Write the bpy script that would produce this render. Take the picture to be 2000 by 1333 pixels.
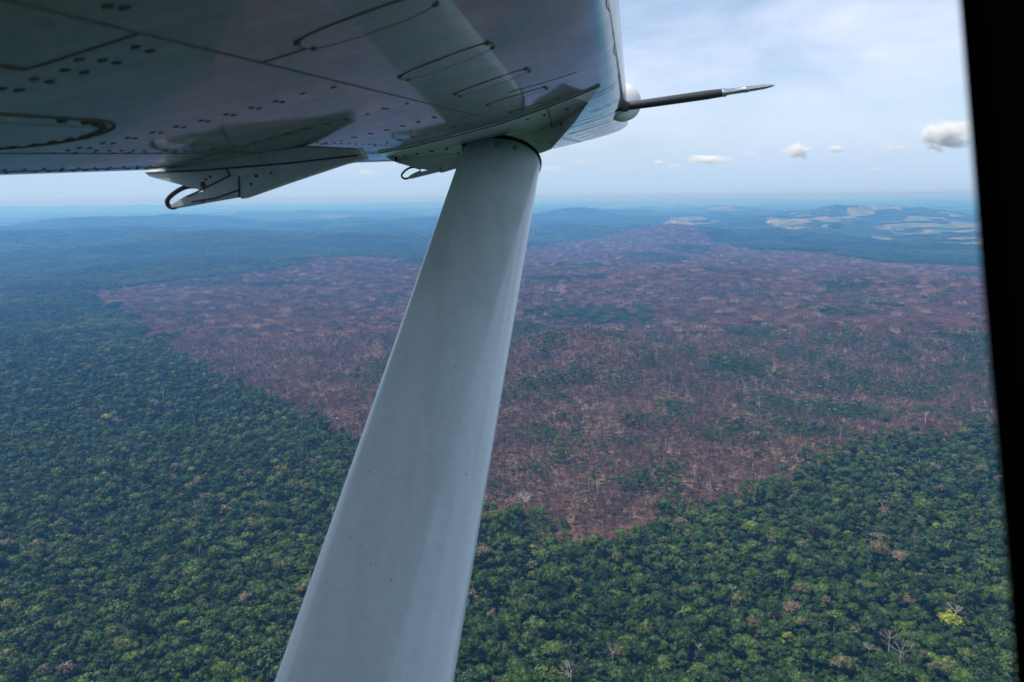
import bpy, math, random
import numpy as np
from mathutils import Vector, Matrix, Euler

R = math.radians
sc = bpy.context.scene
for o in list(bpy.data.objects):
    bpy.data.objects.remove(o)

# ------------------------------------------------------------------ camera
H = 450.0
FPX = 2000 * 28.0 / 36.0
CX, CY = 1000.0, 666.5
PITCH = math.atan(281.0 / FPX)
ROLL = R(-0.55)
cam_d = bpy.data.cameras.new("camera")
cam = bpy.data.objects.new("camera", cam_d)
sc.collection.objects.link(cam)
cam_d.lens = 28.0
cam_d.sensor_width = 36.0
cam_d.clip_start = 0.02
cam_d.clip_end = 400000.0
cam.rotation_mode = 'XYZ'
cam_m = Matrix.Translation((0, 0, H)) @ Matrix.Rotation(R(90) - PITCH, 4, 'X') @ Matrix.Rotation(ROLL, 4, 'Z')
cam.matrix_world = cam_m
cam_d.dof.use_dof = True
cam_d.dof.focus_distance = 150.0
cam_d.dof.aperture_fstop = 8.0
sc.camera = cam
CR = np.array(cam_m.col[0][:3]); CU = np.array(cam_m.col[1][:3]); CF = -np.array(cam_m.col[2][:3])
CAM = np.array([0, 0, H])

# ------------------------------------------------------------------ light
SUN_EL, SUN_AZ = R(62), R(-112)      # azimuth clockwise from +Y (the view direction)
sd = Vector((math.sin(SUN_AZ) * math.cos(SUN_EL), math.cos(SUN_AZ) * math.cos(SUN_EL), math.sin(SUN_EL)))
sun_d = bpy.data.lights.new("sun", 'SUN')
sun_d.energy = 4.6
sun_d.angle = R(0.5)
sun_d.color = (1.0, 0.94, 0.82)
sun = bpy.data.objects.new("sun", sun_d)
sc.collection.objects.link(sun)
sun.location = (0, 0, 900)
sun.rotation_euler = sd.to_track_quat('Z', 'Y').to_euler()

world = bpy.data.worlds.new("World")
sc.world = world
world.use_nodes = True
wn, wl = world.node_tree.nodes, world.node_tree.links
wn.clear()
w_out = wn.new('ShaderNodeOutputWorld')
w_bg = wn.new('ShaderNodeBackground')
w_bg.inputs['Strength'].default_value = 0.15
sky = wn.new('ShaderNodeTexSky')
sky.sky_type = 'NISHITA'
sky.sun_disc = False
sky.sun_elevation = SUN_EL
sky.sun_rotation = SUN_AZ
sky.altitude = 450
sky.air_density = 1.0
sky.dust_density = 1.6
sky.ozone_density = 2.0
tc = wn.new('ShaderNodeTexCoord')
mp = wn.new('ShaderNodeMapping')
mp.inputs['Scale'].default_value = (2.2, 2.2, 7.0)
wl.new(tc.outputs['Generated'], mp.inputs['Vector'])
cn = wn.new('ShaderNodeTexNoise')
cn.inputs['Scale'].default_value = 1.6
cn.inputs['Detail'].default_value = 7
cn.inputs['Roughness'].default_value = 0.55
cn.inputs['Distortion'].default_value = 0.4
wl.new(mp.outputs['Vector'], cn.inputs['Vector'])
cr = wn.new('ShaderNodeMapRange')
cr.inputs['From Min'].default_value = 0.38
cr.inputs['From Max'].default_value = 0.72
cr.inputs['To Min'].default_value = 0.12
cr.inputs['To Max'].default_value = 0.92
wl.new(cn.outputs['Fac'], cr.inputs['Value'])
mix = wn.new('ShaderNodeMix')
mix.data_type = 'RGBA'
wl.new(cr.outputs['Result'], mix.inputs['Factor'])
wl.new(sky.outputs['Color'], mix.inputs['A'])
mix.inputs['B'].default_value = (5.3, 5.75, 7.1, 1)       # thin high veil of cloud
# pale band at the horizon
sep = wn.new('ShaderNodeSeparateXYZ')
wl.new(tc.outputs['Generated'], sep.inputs[0])
hr = wn.new('ShaderNodeMapRange')
hr.inputs['From Min'].default_value = 0.0
hr.inputs['From Max'].default_value = 0.12
hr.inputs['To Min'].default_value = 1.0
hr.inputs['To Max'].default_value = 0.0
hr.interpolation_type = 'SMOOTHSTEP'
wl.new(sep.outputs['Z'], hr.inputs['Value'])
mix2 = wn.new('ShaderNodeMix')
mix2.data_type = 'RGBA'
wl.new(hr.outputs['Result'], mix2.inputs['Factor'])
wl.new(mix.outputs['Result'], mix2.inputs['A'])
mix2.inputs['B'].default_value = (3.1, 4.3, 5.8, 1)
wl.new(mix2.outputs['Result'], w_bg.inputs['Color'])
wl.new(w_bg.outputs[0], w_out.inputs['Surface'])

sc.view_settings.view_transform = 'Standard'
sc.view_settings.look = 'None'
sc.view_settings.exposure = 0.12
sc.view_settings.gamma = 1.0
try:
    sc.cycles.max_bounces = 6
    sc.cycles.diffuse_bounces = 2
    sc.cycles.glossy_bounces = 3
    sc.cycles.transparent_max_bounces = 6
    sc.cycles.volume_bounces = 4
    sc.cycles.volume_max_steps = 128
    sc.cycles.use_denoising = True
    sc.cycles.sample_clamp_indirect = 4.0
except Exception:
    pass


# ------------------------------------------------------------------ helpers
def ray(px, py):
    px = np.asarray(px, float); py = np.asarray(py, float)
    return CF + ((px - CX) / FPX)[..., None] * CR - ((py - CY) / FPX)[..., None] * CU


def ground(px, py, z=0.0):
    r = ray(px, py)
    t = (z - H) / r[..., 2]
    return (CAM + t[..., None] * r)


def hash2(ix, iy, seed):
    n = (ix.astype(np.int64) * 374761393 + iy.astype(np.int64) * 668265263 + seed * 1442695041) & 0xffffffff
    n = ((n ^ (n >> 13)) * 1274126177) & 0xffffffff
    n = (n ^ (n >> 16)) & 0xffffff
    return n / float(0xffffff)


def vnoise(x, y, scale, seed=0, octv=4, gain=0.5):
    out = np.zeros_like(x, dtype=float); amp = 1.0; tot = 0.0
    x = x / scale; y = y / scale
    for k in range(octv):
        ix = np.floor(x); iy = np.floor(y)
        fx = x - ix; fy = y - iy
        fx = fx * fx * (3 - 2 * fx); fy = fy * fy * (3 - 2 * fy)
        a = hash2(ix, iy, seed + k); b = hash2(ix + 1, iy, seed + k)
        c = hash2(ix, iy + 1, seed + k); d = hash2(ix + 1, iy + 1, seed + k)
        out += amp * ((a * (1 - fx) + b * fx) * (1 - fy) + (c * (1 - fx) + d * fx) * fy)
        tot += amp; amp *= gain
        x = x * 2.03 + 17.1; y = y * 2.03 - 9.7
    return out / tot


def inpoly(x, y, poly):
    inside = np.zeros(x.shape, bool)
    n = len(poly)
    j = n - 1
    for i in range(n):
        xi, yi = poly[i][0], poly[i][1]; xj, yj = poly[j][0], poly[j][1]
        c = ((yi > y) != (yj > y)) & (x < (xj - xi) * (y - yi) / (yj - yi + 1e-12) + xi)
        inside ^= c
        j = i
    return inside


def smooth(a, b, v):
    t = np.clip((v - a) / (b - a), 0, 1)
    return t * t * (3 - 2 * t)


def gpoly(pts):
    return [tuple(ground(float(a), float(b))[:2]) for a, b in pts]


def blob(x, y, px, py, rx, ry):
    """soft round zone of the land: centre and size given by the pixel it covers in the photograph"""
    c = ground(px, py); cx, cy = c[0], c[1]
    e = ground(px + rx, py); wx = abs(e[0] - cx)
    d1 = ground(px, py + ry); wy = abs(d1[1] - cy)
    return np.clip(1.0 - ((x - cx) / wx) ** 2 - ((y - cy) / wy) ** 2, 0, 1)


# hills of the land: px, py of the top in the photo, half width px, half depth (share of distance), height m
HILLS = [(1130, 715, 180, 0.085, 42), (1310, 420, 150, 0.055, 34), (1500, 760, 200, .06, -10), (1560, 900, 150, .05, 12), (1420, 414, 70, 0.04, 60), (1150, 424, 120, 0.06, 66), (1650, 428, 110, 0.05, 95), (1800, 430, 120, 0.05, 60),
         (1500, 436, 90, 0.04, 35), (640, 530, 200, 0.08, 26), (300, 440, 250, 0.07, 62), (600, 425, 200, 0.06, 70), (90, 470, 200, 0.09, 50),
         (440, 480, 180, 0.08, 44), (780, 470, 150, 0.07, 34), (1150, 384.0, 40, 0.03, 230), (1105, 384, 60, 0.03, 110), (1330, 560, 260, 0.1, 22), (1700, 650, 260, 0.1, 24),
         (1340, 462, 70, 0.05, 40), (60, 412, 200, 0.03, 90), (380, 408, 160, 0.03, 80), (800, 402, 160, 0.03, 70), (1600, 560, 300, 0.1, 16), (1880, 600, 160, .1, 30)]
HC = []
for (a, b, w, d, h) in HILLS:
    c = ground(a, b); e = ground(a + w, b)
    HC.append((c[0], c[1], abs(e[0] - c[0]), d * math.hypot(c[0], c[1]) * 1.6, h))


def terrain(x, y):
    r = np.hypot(x, y)
    z = (vnoise(x, y, 420, 3, 4) - 0.5) * 34 * smooth(200, 1600, r) + (vnoise(x, y, 1500, 11, 3) - 0.5) * (70 * smooth(1500, 6000, r) + 130 * smooth(6000, 12000, r))
    z = z + (vnoise(x, y, 130, 29, 3) - 0.5) * 9 + (vnoise(x, y, 800, 47, 4) - 0.5) * (40 * smooth(2200, 3800, r) + 70 * smooth(4500, 9000, r))
    for cx, cy, wx, wy, h in HC:
        z = z + h * 2.2 * np.exp(-((x - cx) / wx) ** 2 - ((y - cy) / wy) ** 2)
    return z - 0.0 * r


BURN = gpoly([(135, 570), (330, 553), (430, 548), (520, 542), (610, 524), (690, 512), (760, 512), (840, 528), (930, 500), (1025, 480), (1100, 468), (1180, 463),
              (1270, 453), (1335, 448), (1375, 462), (1400, 474), (1450, 484), (1560, 492), (1700, 506), (1830, 514), (1925, 520), (2150, 530), (2400, 600), (2400, 780),
              (2150, 800), (1960, 838), (1870, 862), (1800, 868), (1700, 880), (1655, 895), (1600, 925), (1520, 945), (1450, 985), (1370, 1005), (1300, 1016), (1245, 1048),
              (1160, 1068), (1080, 1066), (1010, 1045), (940, 1010), (860, 960), (760, 915), (695, 878), (620, 830), (550, 808), (500, 785), (450, 752), (385, 722),
              (300, 668), (250, 632), (200, 602), (170, 580)])
PASTURES = [gpoly([(1270, 450), (1300, 430), (1370, 428), (1440, 440), (1460, 450), (1360, 452)]),
            gpoly([(1440, 448), (1490, 432), (1560, 424), (1650, 408), (1700, 411), (1740, 424), (1840, 430), (2050, 436), (2050, 462), (1880, 457), (1760, 452), (1640, 448), (1560, 452), (1500, 456)]),
            gpoly([(1540, 456), (1640, 456), (1760, 460), (1890, 464), (2050, 470), (2050, 488), (1850, 480), (1700, 470)]),
            gpoly([(385, 544), (440, 538), (450, 541), (392, 547)]), gpoly([(470, 537), (515, 532), (520, 535), (475, 539)]),
            gpoly([(645, 519), (690, 506), (730, 507), (700, 514), (660, 521)]), gpoly([(815, 497), (850, 490), (860, 494), (825, 500)]),
            gpoly([(1210, 403), (1330, 396), (1450, 396), (1500, 402), (1350, 405)]), gpoly([(1540, 392), (1640, 391), (1640, 393), (1560, 394)]),
            gpoly([(1150, 405), (1200, 401), (1240, 404), (1180, 408)]), gpoly([(1030, 462), (1070, 456), (1110, 456), (1080, 463)])]
GREENS = [(1150, 615, 150, 22), (1010, 655, 60, 24), (1240, 625, 40, 20), (1110, 830, 60, 22), (1040, 860, 50, 40), (1240, 860, 45, 26), (1260, 930, 55, 26),
          (1300, 965, 40, 24), (1215, 945, 28, 20), (1055, 1030, 70, 22), (1025, 925, 60, 18), (1700, 620, 60, 16), (1640, 640, 45, 10), (1530, 790, 130, 30),
          (1640, 800, 120, 28), (1440, 715, 60, 22), (1560, 700, 50, 20), (1730, 755, 90, 24), (1880, 700, 40, 30), (1850, 800, 70, 26), (1430, 840, 40, 20),
          (1650, 585, 60, 10), (1330, 690, 40, 20), (1465, 655, 60, 14), (1280, 505, 55, 11), (1340, 487, 45, 13), (1390, 560, 30, 8), (1140, 520, 90, 5), (1375, 860, 60, 20),
          (1490, 880, 60, 14), (980, 720, 40, 20), (1120, 560, 100, 6), (1730, 700, 70, 16), (400, 560, 90, 6), (560, 562, 60, 5), (880, 520, 90, 12), (1900, 545, 50, 8),
          (1120, 765, 70, 14), (1320, 800, 50, 24), (1210, 780, 40, 18), (1590, 850, 60, 18)]
RED = [(1110, 690, 150, 52), (1180, 1000, 110, 50), (560, 640, 230, 50), (1600, 880, 130, 28), (700, 780, 140, 50), (1860, 650, 90, 30), (980, 980, 60, 30)]
CHAR = [(1395, 965, 26, 14), (1180, 960, 60, 34), (1150, 655, 80, 10), (620, 620, 100, 14), (1550, 560, 140, 10), (1480, 640, 60, 8), (1340, 470, 40, 9), (1200, 1010, 50, 16),
        (1370, 720, 60, 20), (1460, 880, 40, 14), (760, 560, 80, 8)]


def zones(x, y):
    """burn, green-in-burn, pasture, red, char : each 0..1"""
    jx = (vnoise(x, y, 110, 41, 4, .6) - .5) * 95; jy = (vnoise(x, y, 110, 57, 4, .6) - .5) * 95
    rr = np.clip(np.hypot(x, y) / 1500.0, .7, 3)
    xx, yy = x + jx * rr, y + jy * rr
    b = inpoly(xx, yy, BURN).astype(float)
    g = np.zeros_like(b); rd = np.zeros_like(b); ch = np.zeros_like(b); p = np.zeros_like(b)
    for q in GREENS: g = np.maximum(g, blob(xx, yy, *q))
    for q in RED: rd = np.maximum(rd, blob(xx, yy, *q))
    for q in CHAR: ch = np.maximum(ch, blob(xx, yy, *q))
    for q in PASTURES: p = np.maximum(p, inpoly(x + jx * 3, y + jy * 3, q).astype(float))
    p = p * (1 - b) * smooth(0.44, 0.48, vnoise(x, y, 420, 91, 4, .6))
    return b, g, p, rd, ch


def mesh_np(name, co, faces):
    """faces: (n,k) int array"""
    co = np.asarray(co, np.float32); faces = np.asarray(faces, np.int32)
    me = bpy.data.meshes.new(name)
    n, k = faces.shape
    me.vertices.add(len(co)); me.vertices.foreach_set('co', co.ravel())
    me.loops.add(n * k); me.loops.foreach_set('vertex_index', faces.ravel())
    me.polygons.add(n)
    me.polygons.foreach_set('loop_start', np.arange(0, n * k, k, dtype=np.int32))
    me.update(calc_edges=True)
    me.validate()
    return me


def link(name, me, mats=(), parent=None, loc=None, smooth_=False):
    o = bpy.data.objects.new(name, me)
    sc.collection.objects.link(o)
    if me is not None and mats:
        me.materials.clear()
        for m in mats: me.materials.append(m)
    if smooth_:
        me.polygons.foreach_set('use_smooth', [True] * len(me.polygons))
    if parent: o.parent = parent
    if loc is not None: o.location = loc
    return o


def tag(o, label=None, cat=None, group=None, kind=None):
    if label: o['label'] = label
    if cat: o['category'] = cat
    if group: o['group'] = group
    if kind: o['kind'] = kind
    return o


def new_mat(name):
    m = bpy.data.materials.new(name); m.use_nodes = True
    nt = m.node_tree; b = nt.nodes['Principled BSDF']
    return m, nt, b


def ramp(nt, fac, stops):
    n = nt.nodes.new('ShaderNodeValToRGB')
    els = n.color_ramp.elements
    while len(els) < len(stops): els.new(0.5)
    for e, (p, c) in zip(els, stops):
        e.position = p; e.color = (*c, 1)
    nt.links.new(fac, n.inputs['Fac'])
    return n.outputs['Color']


def noise(nt, scale, detail=4, vec=None, rough=.5):
    n = nt.nodes.new('ShaderNodeTexNoise')
    n.inputs['Scale'].default_value = scale; n.inputs['Detail'].default_value = detail
    n.inputs['Roughness'].default_value = rough
    if vec is not None: nt.links.new(vec, n.inputs['Vector'])
    return n.outputs['Fac']


def coord(nt, which='Object'):
    return nt.nodes.new('ShaderNodeTexCoord').outputs[which]


def mixc(nt, fac, a, b, mode='MIX'):
    n = nt.nodes.new('ShaderNodeMix'); n.data_type = 'RGBA'; n.blend_type = mode
    for s, v in (('Factor', fac), ('A', a), ('B', b)):
        if isinstance(v, (int, float)): n.inputs[s].default_value = v
        elif isinstance(v, tuple): n.inputs[s].default_value = (*v, 1)
        else: nt.links.new(v, n.inputs[s])
    return n.outputs['Result']


def math_n(nt, op, a, b=None, c=None):
    n = nt.nodes.new('ShaderNodeMath'); n.operation = op
    for i, v in enumerate((a, b, c)):
        if v is None: continue
        if isinstance(v, (int, float)): n.inputs[i].default_value = v
        else: nt.links.new(v, n.inputs[i])
    return n.outputs[0]


# ------------------------------------------------------------------ materials: vegetation
def leaf_material(name, stops, vary=0.55, nscale=.45):
    m, nt, b = new_mat(name)
    a = nt.nodes.new('ShaderNodeAttribute'); a.attribute_type = 'INSTANCER'; a.attribute_name = 'tint'
    col = ramp(nt, a.outputs['Fac'], stops)
    nz = noise(nt, nscale, 4, coord(nt), .7)
    k = nt.nodes.new('ShaderNodeMapRange')
    k.inputs['From Min'].default_value = .3; k.inputs['From Max'].default_value = .7
    k.inputs['To Min'].default_value = 1 - vary; k.inputs['To Max'].default_value = 1 + vary
    nt.links.new(nz, k.inputs['Value'])
    mul = nt.nodes.new('ShaderNodeVectorMath'); mul.operation = 'SCALE'
    nt.links.new(col, mul.inputs[0]); nt.links.new(k.outputs[0], mul.inputs['Scale'])
    nt.links.new(mul.outputs[0], b.inputs['Base Color'])
    b.inputs['Roughness'].default_value = .55
    b.inputs['Specular IOR Level'].default_value = .25
    return m


M_LEAF = leaf_material('leaves', [(0.0, (.015, .036, .008)), (.30, (.031, .070, .011)), (.55, (.050, .095, .014)), (.72, (.082, .122, .019)), (.80, (.095, .100, .036)),
                                  (.87, (.135, .105, .065)), (.92, (.120, .180, .018)), (1.0, (.250, .260, .030))], .9, .8)
M_BURN = leaf_material('scorched', [(0, (.035, .024, .020)), (.35, (.11, .068, .052)), (.65, (.22, .138, .103)), (.88, (.38, .26, .20)), (1, (.60, .45, .35))], .5, .8)
M_RUST = leaf_material('scorched_leaves', [(0, (.05, .028, .02)), (.5, (.15, .078, .052)), (1, (.32, .18, .115))], .4)
M_PALE = leaf_material('pale_wood', [(0, (.20, .17, .14)), (.5, (.36, .31, .26)), (1, (.62, .58, .52))], .2)
m_, nt_, b_ = new_mat('bark')
nt_.links.new(ramp(nt_, noise(nt_, 2, 4, coord(nt_)), [(.3, (.10, .08, .06)), (.7, (.24, .21, .17))]), b_.inputs['Base Color'])
b_.inputs['Roughness'].default_value = .9
M_BARK = m_

rng = np.random.default_rng(7)
random.seed(7)


# ------------------------------------------------------------------ plant meshes (unit: metres)
def ico(sub=1):
    import bmesh
    bm = bmesh.new(); bmesh.ops.create_icosphere(bm, subdivisions=sub, radius=1)
    v = np.array([x.co[:] for x in bm.verts]); f = np.array([[y.index for y in x.verts] for x in bm.faces]); bm.free()
    return v, f


ICO1, ICO2 = ico(1), ico(2)


def crown_arrays(seed, rad, height, lobes, leaves, leaf, base_z, irregular=.35, core=True, spread=.62):
    """leafy crown: lobes of small leaf clump faces around lumpy cores. returns co, tri"""
    g = np.random.default_rng(seed)
    V, F = [], []; off = 0
    for i in range(lobes):
        if i == 0: cx, cy, lr = 0, 0, rad * .55; cz = base_z + height * .55
        else:
            a = i * 2.4 + g.uniform(-.5, .5); d = rad * spread * math.sqrt(g.uniform(.25, 1.05))
            cx, cy = d * math.cos(a), d * math.sin(a); lr = rad * g.uniform(.26, .46) * (1.0 if lobes < 8 else .78)
            cz = base_z + height * (.58 - .42 * (d / rad) ** 2 + g.uniform(-.24, .20))
        sq = g.uniform(.55, .8) * min(1.0, height / rad + .35)
        if core:
            v, f = ICO1
            vv = v * (1 + g.uniform(-irregular, irregular, (len(v), 1)) * .6) * np.array([lr, lr, lr * sq]) * .82 + np.array([cx, cy, cz])
            V.append(vv); F.append(f + off); off += len(vv)
        n = leaves
        u = g.uniform(-.35, 1, n); th = g.uniform(0, 2 * math.pi, n)
        s = np.sqrt(1 - u * u)
        d = np.stack([s * np.cos(th), s * np.sin(th), u], 1)
        r = lr * (1 + .5 * irregular * (g.uniform(-1, 1, n))) * (1 + .18 * np.sin(5 * th + i) * np.sin(4 * u + i))
        c = d * r[:, None] * np.array([1, 1, sq]) + np.array([cx, cy, cz])
        nn = d + g.normal(0, .45, (n, 3)); nn /= np.linalg.norm(nn, axis=1)[:, None]
        t = np.cross(nn, g.normal(0, 1, (n, 3))); t /= np.linalg.norm(t, axis=1)[:, None]
        b = np.cross(nn, t)
        L = leaf * g.uniform(.6, 1.4, n)[:, None]
        p = np.stack([c - t * L, c + b * L * .8, c + t * L, c - b * L * .8], 1).reshape(-1, 3)
        p[0::4] += nn * leaf * -.2
        k = np.arange(n)[:, None] * 4 + off
        V.append(p); F.append(np.concatenate([k + np.array([[0, 1, 2]]), k + np.array([[0, 2, 3]])])); off += 4 * n
    return np.concatenate(V), np.concatenate(F)


def tube_arrays(p0, p1, r0, r1, sides=4):
    p0 = np.array(p0, float); p1 = np.array(p1, float)
    d = p1 - p0; d /= (np.linalg.norm(d) + 1e-9)
    a = np.cross(d, [0.3, .9, .1]); a /= np.linalg.norm(a); b = np.cross(d, a)
    th = np.arange(sides) * 2 * math.pi / sides
    ring = np.cos(th)[:, None] * a + np.sin(th)[:, None] * b
    V = np.concatenate([p0 + ring * r0, p1 + ring * r1]); F = []
    for i in range(sides):
        j = (i + 1) % sides
        F += [[i, j, sides + j], [i, sides + j, sides + i]]
    return V, np.array(F)


class Acc:
    def __init__(s): s.V = []; s.F = []; s.n = 0
    def add(s, v, f):
        s.V.append(np.asarray(v, float)); s.F.append(np.asarray(f) + s.n); s.n += len(v)
    def tube(s, *a, **k): s.add(*tube_arrays(*a, **k))
    def mesh(s, name): return mesh_np(name, np.concatenate(s.V), np.concatenate(s.F))


def branches(acc, g, p, d, length, r, depth, up=.25, spread=.6):
    d = d / np.linalg.norm(d)
    q = p + d * length
    acc.tube(p, q, r, r * .62, sides=4 if depth > 1 else 3)
    if depth == 0: return
    for _ in range(3 if depth > 1 else 4):
        nd = d + g.normal(0, spread, 3) + np.array([0, 0, up])
        branches(acc, g, q if g.random() < .6 else p + d * length * g.uniform(.5, .95), nd, length * g.uniform(.55, .85), r * .52, depth - 1, up, spread)


def trunk_mesh(name, h, r, g, limbs=4, rad=5):
    a = Acc()
    a.tube((0, 0, -2), (0, 0, 1.5), r * 1.9, r * 1.15, sides=7)
    a.tube((0, 0, 1.5), (g.uniform(-.4, .4), g.uniform(-.4, .4), h * .72), r * 1.15, r * .8, sides=7)
    for i in range(limbs):
        t = i * 2.39 + g.uniform(-.4, .4)
        a.tube((0, 0, h * g.uniform(.55, .72)), (rad * .6 * math.cos(t), rad * .6 * math.sin(t), h * g.uniform(.86, .98)), r * .55, r * .18, sides=5)
    return a.mesh(name)


src = bpy.data.collections.new('canopy_sources')   # never linked to the scene: sources for the stuff only
src_far = bpy.data.collections.new('far_canopy_sources')
src_vfar = bpy.data.collections.new('distant_canopy_sources')
src_dead = bpy.data.collections.new('burnt_sources')
src_dead_far = bpy.data.collections.new('far_burnt_sources')


def source(coll, i, me, mats):
    o = bpy.data.objects.new('%s_%02d' % (coll.name, i), me)
    for m in mats: me.materials.append(m)
    coll.objects.link(o)


CROWN_ME = []
SHAPES = [(6.0, 7.0, 15), (5.0, 6.5, 12), (7.5, 5.5, 20), (4.2, 8.5, 12), (6.5, 4.5, 16), (5.5, 9.0, 15), (8.5, 6.0, 24), (3.6, 5.5, 8), (5.2, 5.0, 11), (6.8, 8.5, 18)]
for i, (rad, hh, lb) in enumerate(SHAPES):
    co, f = crown_arrays(100 + i, rad, hh, lb, 80, .50, 16.0, irregular=.6, spread=.74)
    me = mesh_np('crown', co, f)
    CROWN_ME.append((me, rad, hh))
    source(src, i, me, [M_LEAF])
# thin crowned pale tree and tall narrow one in the canopy stuff
for i in range(2):
    a = Acc(); g = np.random.default_rng(50 + i)
    a.tube((0, 0, 0), (0, 0, 19), .35, .22)
    for k in range(5):
        branches(a, g, np.array([0, 0, 18.]), np.array([g.normal(), g.normal(), 1.1]), 2.4, .16, 2)
    source(src, len(SHAPES) + i, a.mesh('bare'), [M_PALE])


def patch(seed, size, n, leaves, leaf, lob, rmin, rmax, hvar=5):
    g = np.random.default_rng(seed); V, F = [], []; off = 0
    side = int(math.sqrt(n))
    for i in range(n):
        co, f = crown_arrays(seed * 50 + i, g.uniform(rmin, rmax), g.uniform(4, 8), lob, leaves, leaf, 14 + g.uniform(-hvar, hvar), irregular=.45)
        co = co + np.array([((i % side) + .5 + g.uniform(-.4, .4)) / side * size - size / 2, ((i // side) + .5 + g.uniform(-.4, .4)) / side * size - size / 2, 0])
        V.append(co); F.append(f + off); off += len(co)
    return mesh_np('patch', np.concatenate(V), np.concatenate(F))


for i in range(8): source(src_far, i, patch(300 + i, 32, 16, 26, 1.2, 5, 4.5, 8, 4), [M_LEAF])
for i in range(6): source(src_vfar, i, patch(400 + i, 95, 49, 5, 2.6, 3, 7, 12, 5), [M_LEAF])


def dead_stand(seed, size, n, small=False):
    """scorched standing and fallen stems, twiggy tops"""
    a = Acc(); g = np.random.default_rng(seed)
    for i in range(n):
        x, y = g.uniform(-size / 2, size / 2, 2)
        if g.random() < .28:
            t = g.uniform(0, 6.28); L = g.uniform(5, 13)
            a.tube((x, y, .5), (x + L * math.cos(t), y + L * math.sin(t), g.uniform(.4, 2.5)), .42, .2, sides=3)
        else:
            h = g.uniform(2.5, 12) if not small else g.uniform(3, 14)
            lean = g.normal(0, .09, 2) * h; r = g.uniform(.12, .28) * (1.7 if small else 1)
            top = np.array([x + lean[0], y + lean[1], h])
            a.tube((x, y, 0), top, r, r * .5, sides=3)
            for k in range(5 if not small else 3):
                f = g.uniform(.45, 1); b = np.array([x + lean[0] * f, y + lean[1] * f, h * f])
                e = b + np.array([g.normal(0, 1.5), g.normal(0, 1.5), g.uniform(.6, 2.8)])
                a.tube(b, e, r * .4, .04, sides=3)
    return a.mesh('stand')


for i in range(8): source(src_dead, i, dead_stand(600 + i, 10, 9), [M_BURN])
for i in range(4):   # low scorched brush
    co, f = crown_arrays(640 + i, 3.4, 3.0, 6, 60, .42, 0.2, irregular=.6, core=False, spread=.9)
    source(src_dead, 8 + i, mesh_np('brush', co, f), [M_RUST])
for i in range(3):   # pale stems that the fire left
    a = Acc(); g = np.random.default_rng(660 + i); h = 15 + 3 * i
    a.tube((0, 0, 0), (g.normal(0, .6), g.normal(0, .6), h), .30, .15)
    for k in range(4): branches(a, g, np.array([0, 0, h * g.uniform(.75, .98)]), np.array([g.normal(), g.normal(), .9]), 2.2, .14, 1)
    source(src_dead, 12 + i, a.mesh('pale'), [M_PALE])
for i in range(3):   # small regrowth
    co, f = crown_arrays(680 + i, 3.6, 4.0, 6, 70, .5, 2.5 + 2 * i, irregular=.5)
    source(src_dead, 15 + i, mesh_np('regrowth', co, f), [M_LEAF])

for i in range(6): source(src_dead_far, i, dead_stand(700 + i, 34, 60, True), [M_BURN])
for i in range(3):
    V, F = [], []; off = 0; g = np.random.default_rng(730 + i)
    for k in range(14):
        co, f = crown_arrays(740 + i * 20 + k, g.uniform(2.5, 5), 3.6, 4, 22, .9, .3, irregular=.6, core=False)
        co = co + np.array([*g.uniform(-16, 16, 2), 0]); V.append(co); F.append(f + off); off += len(co)
    source(src_dead_far, 6 + i, mesh_np('brush', np.concatenate(V), np.concatenate(F)), [M_RUST])
for i in range(2):
    V, F = [], []; off = 0; g = np.random.default_rng(760 + i)
    for k in range(5):
        co, f = crown_arrays(780 + i * 20 + k, g.uniform(3, 5.5), 5, 5, 26, 1.0, 3, irregular=.5)
        co = co + np.array([*g.uniform(-15, 15, 2), 0]); V.append(co); F.append(f + off); off += len(co)
    source(src_dead_far, 9 + i, mesh_np('regrowth', np.concatenate(V), np.concatenate(F)), [M_LEAF])


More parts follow.
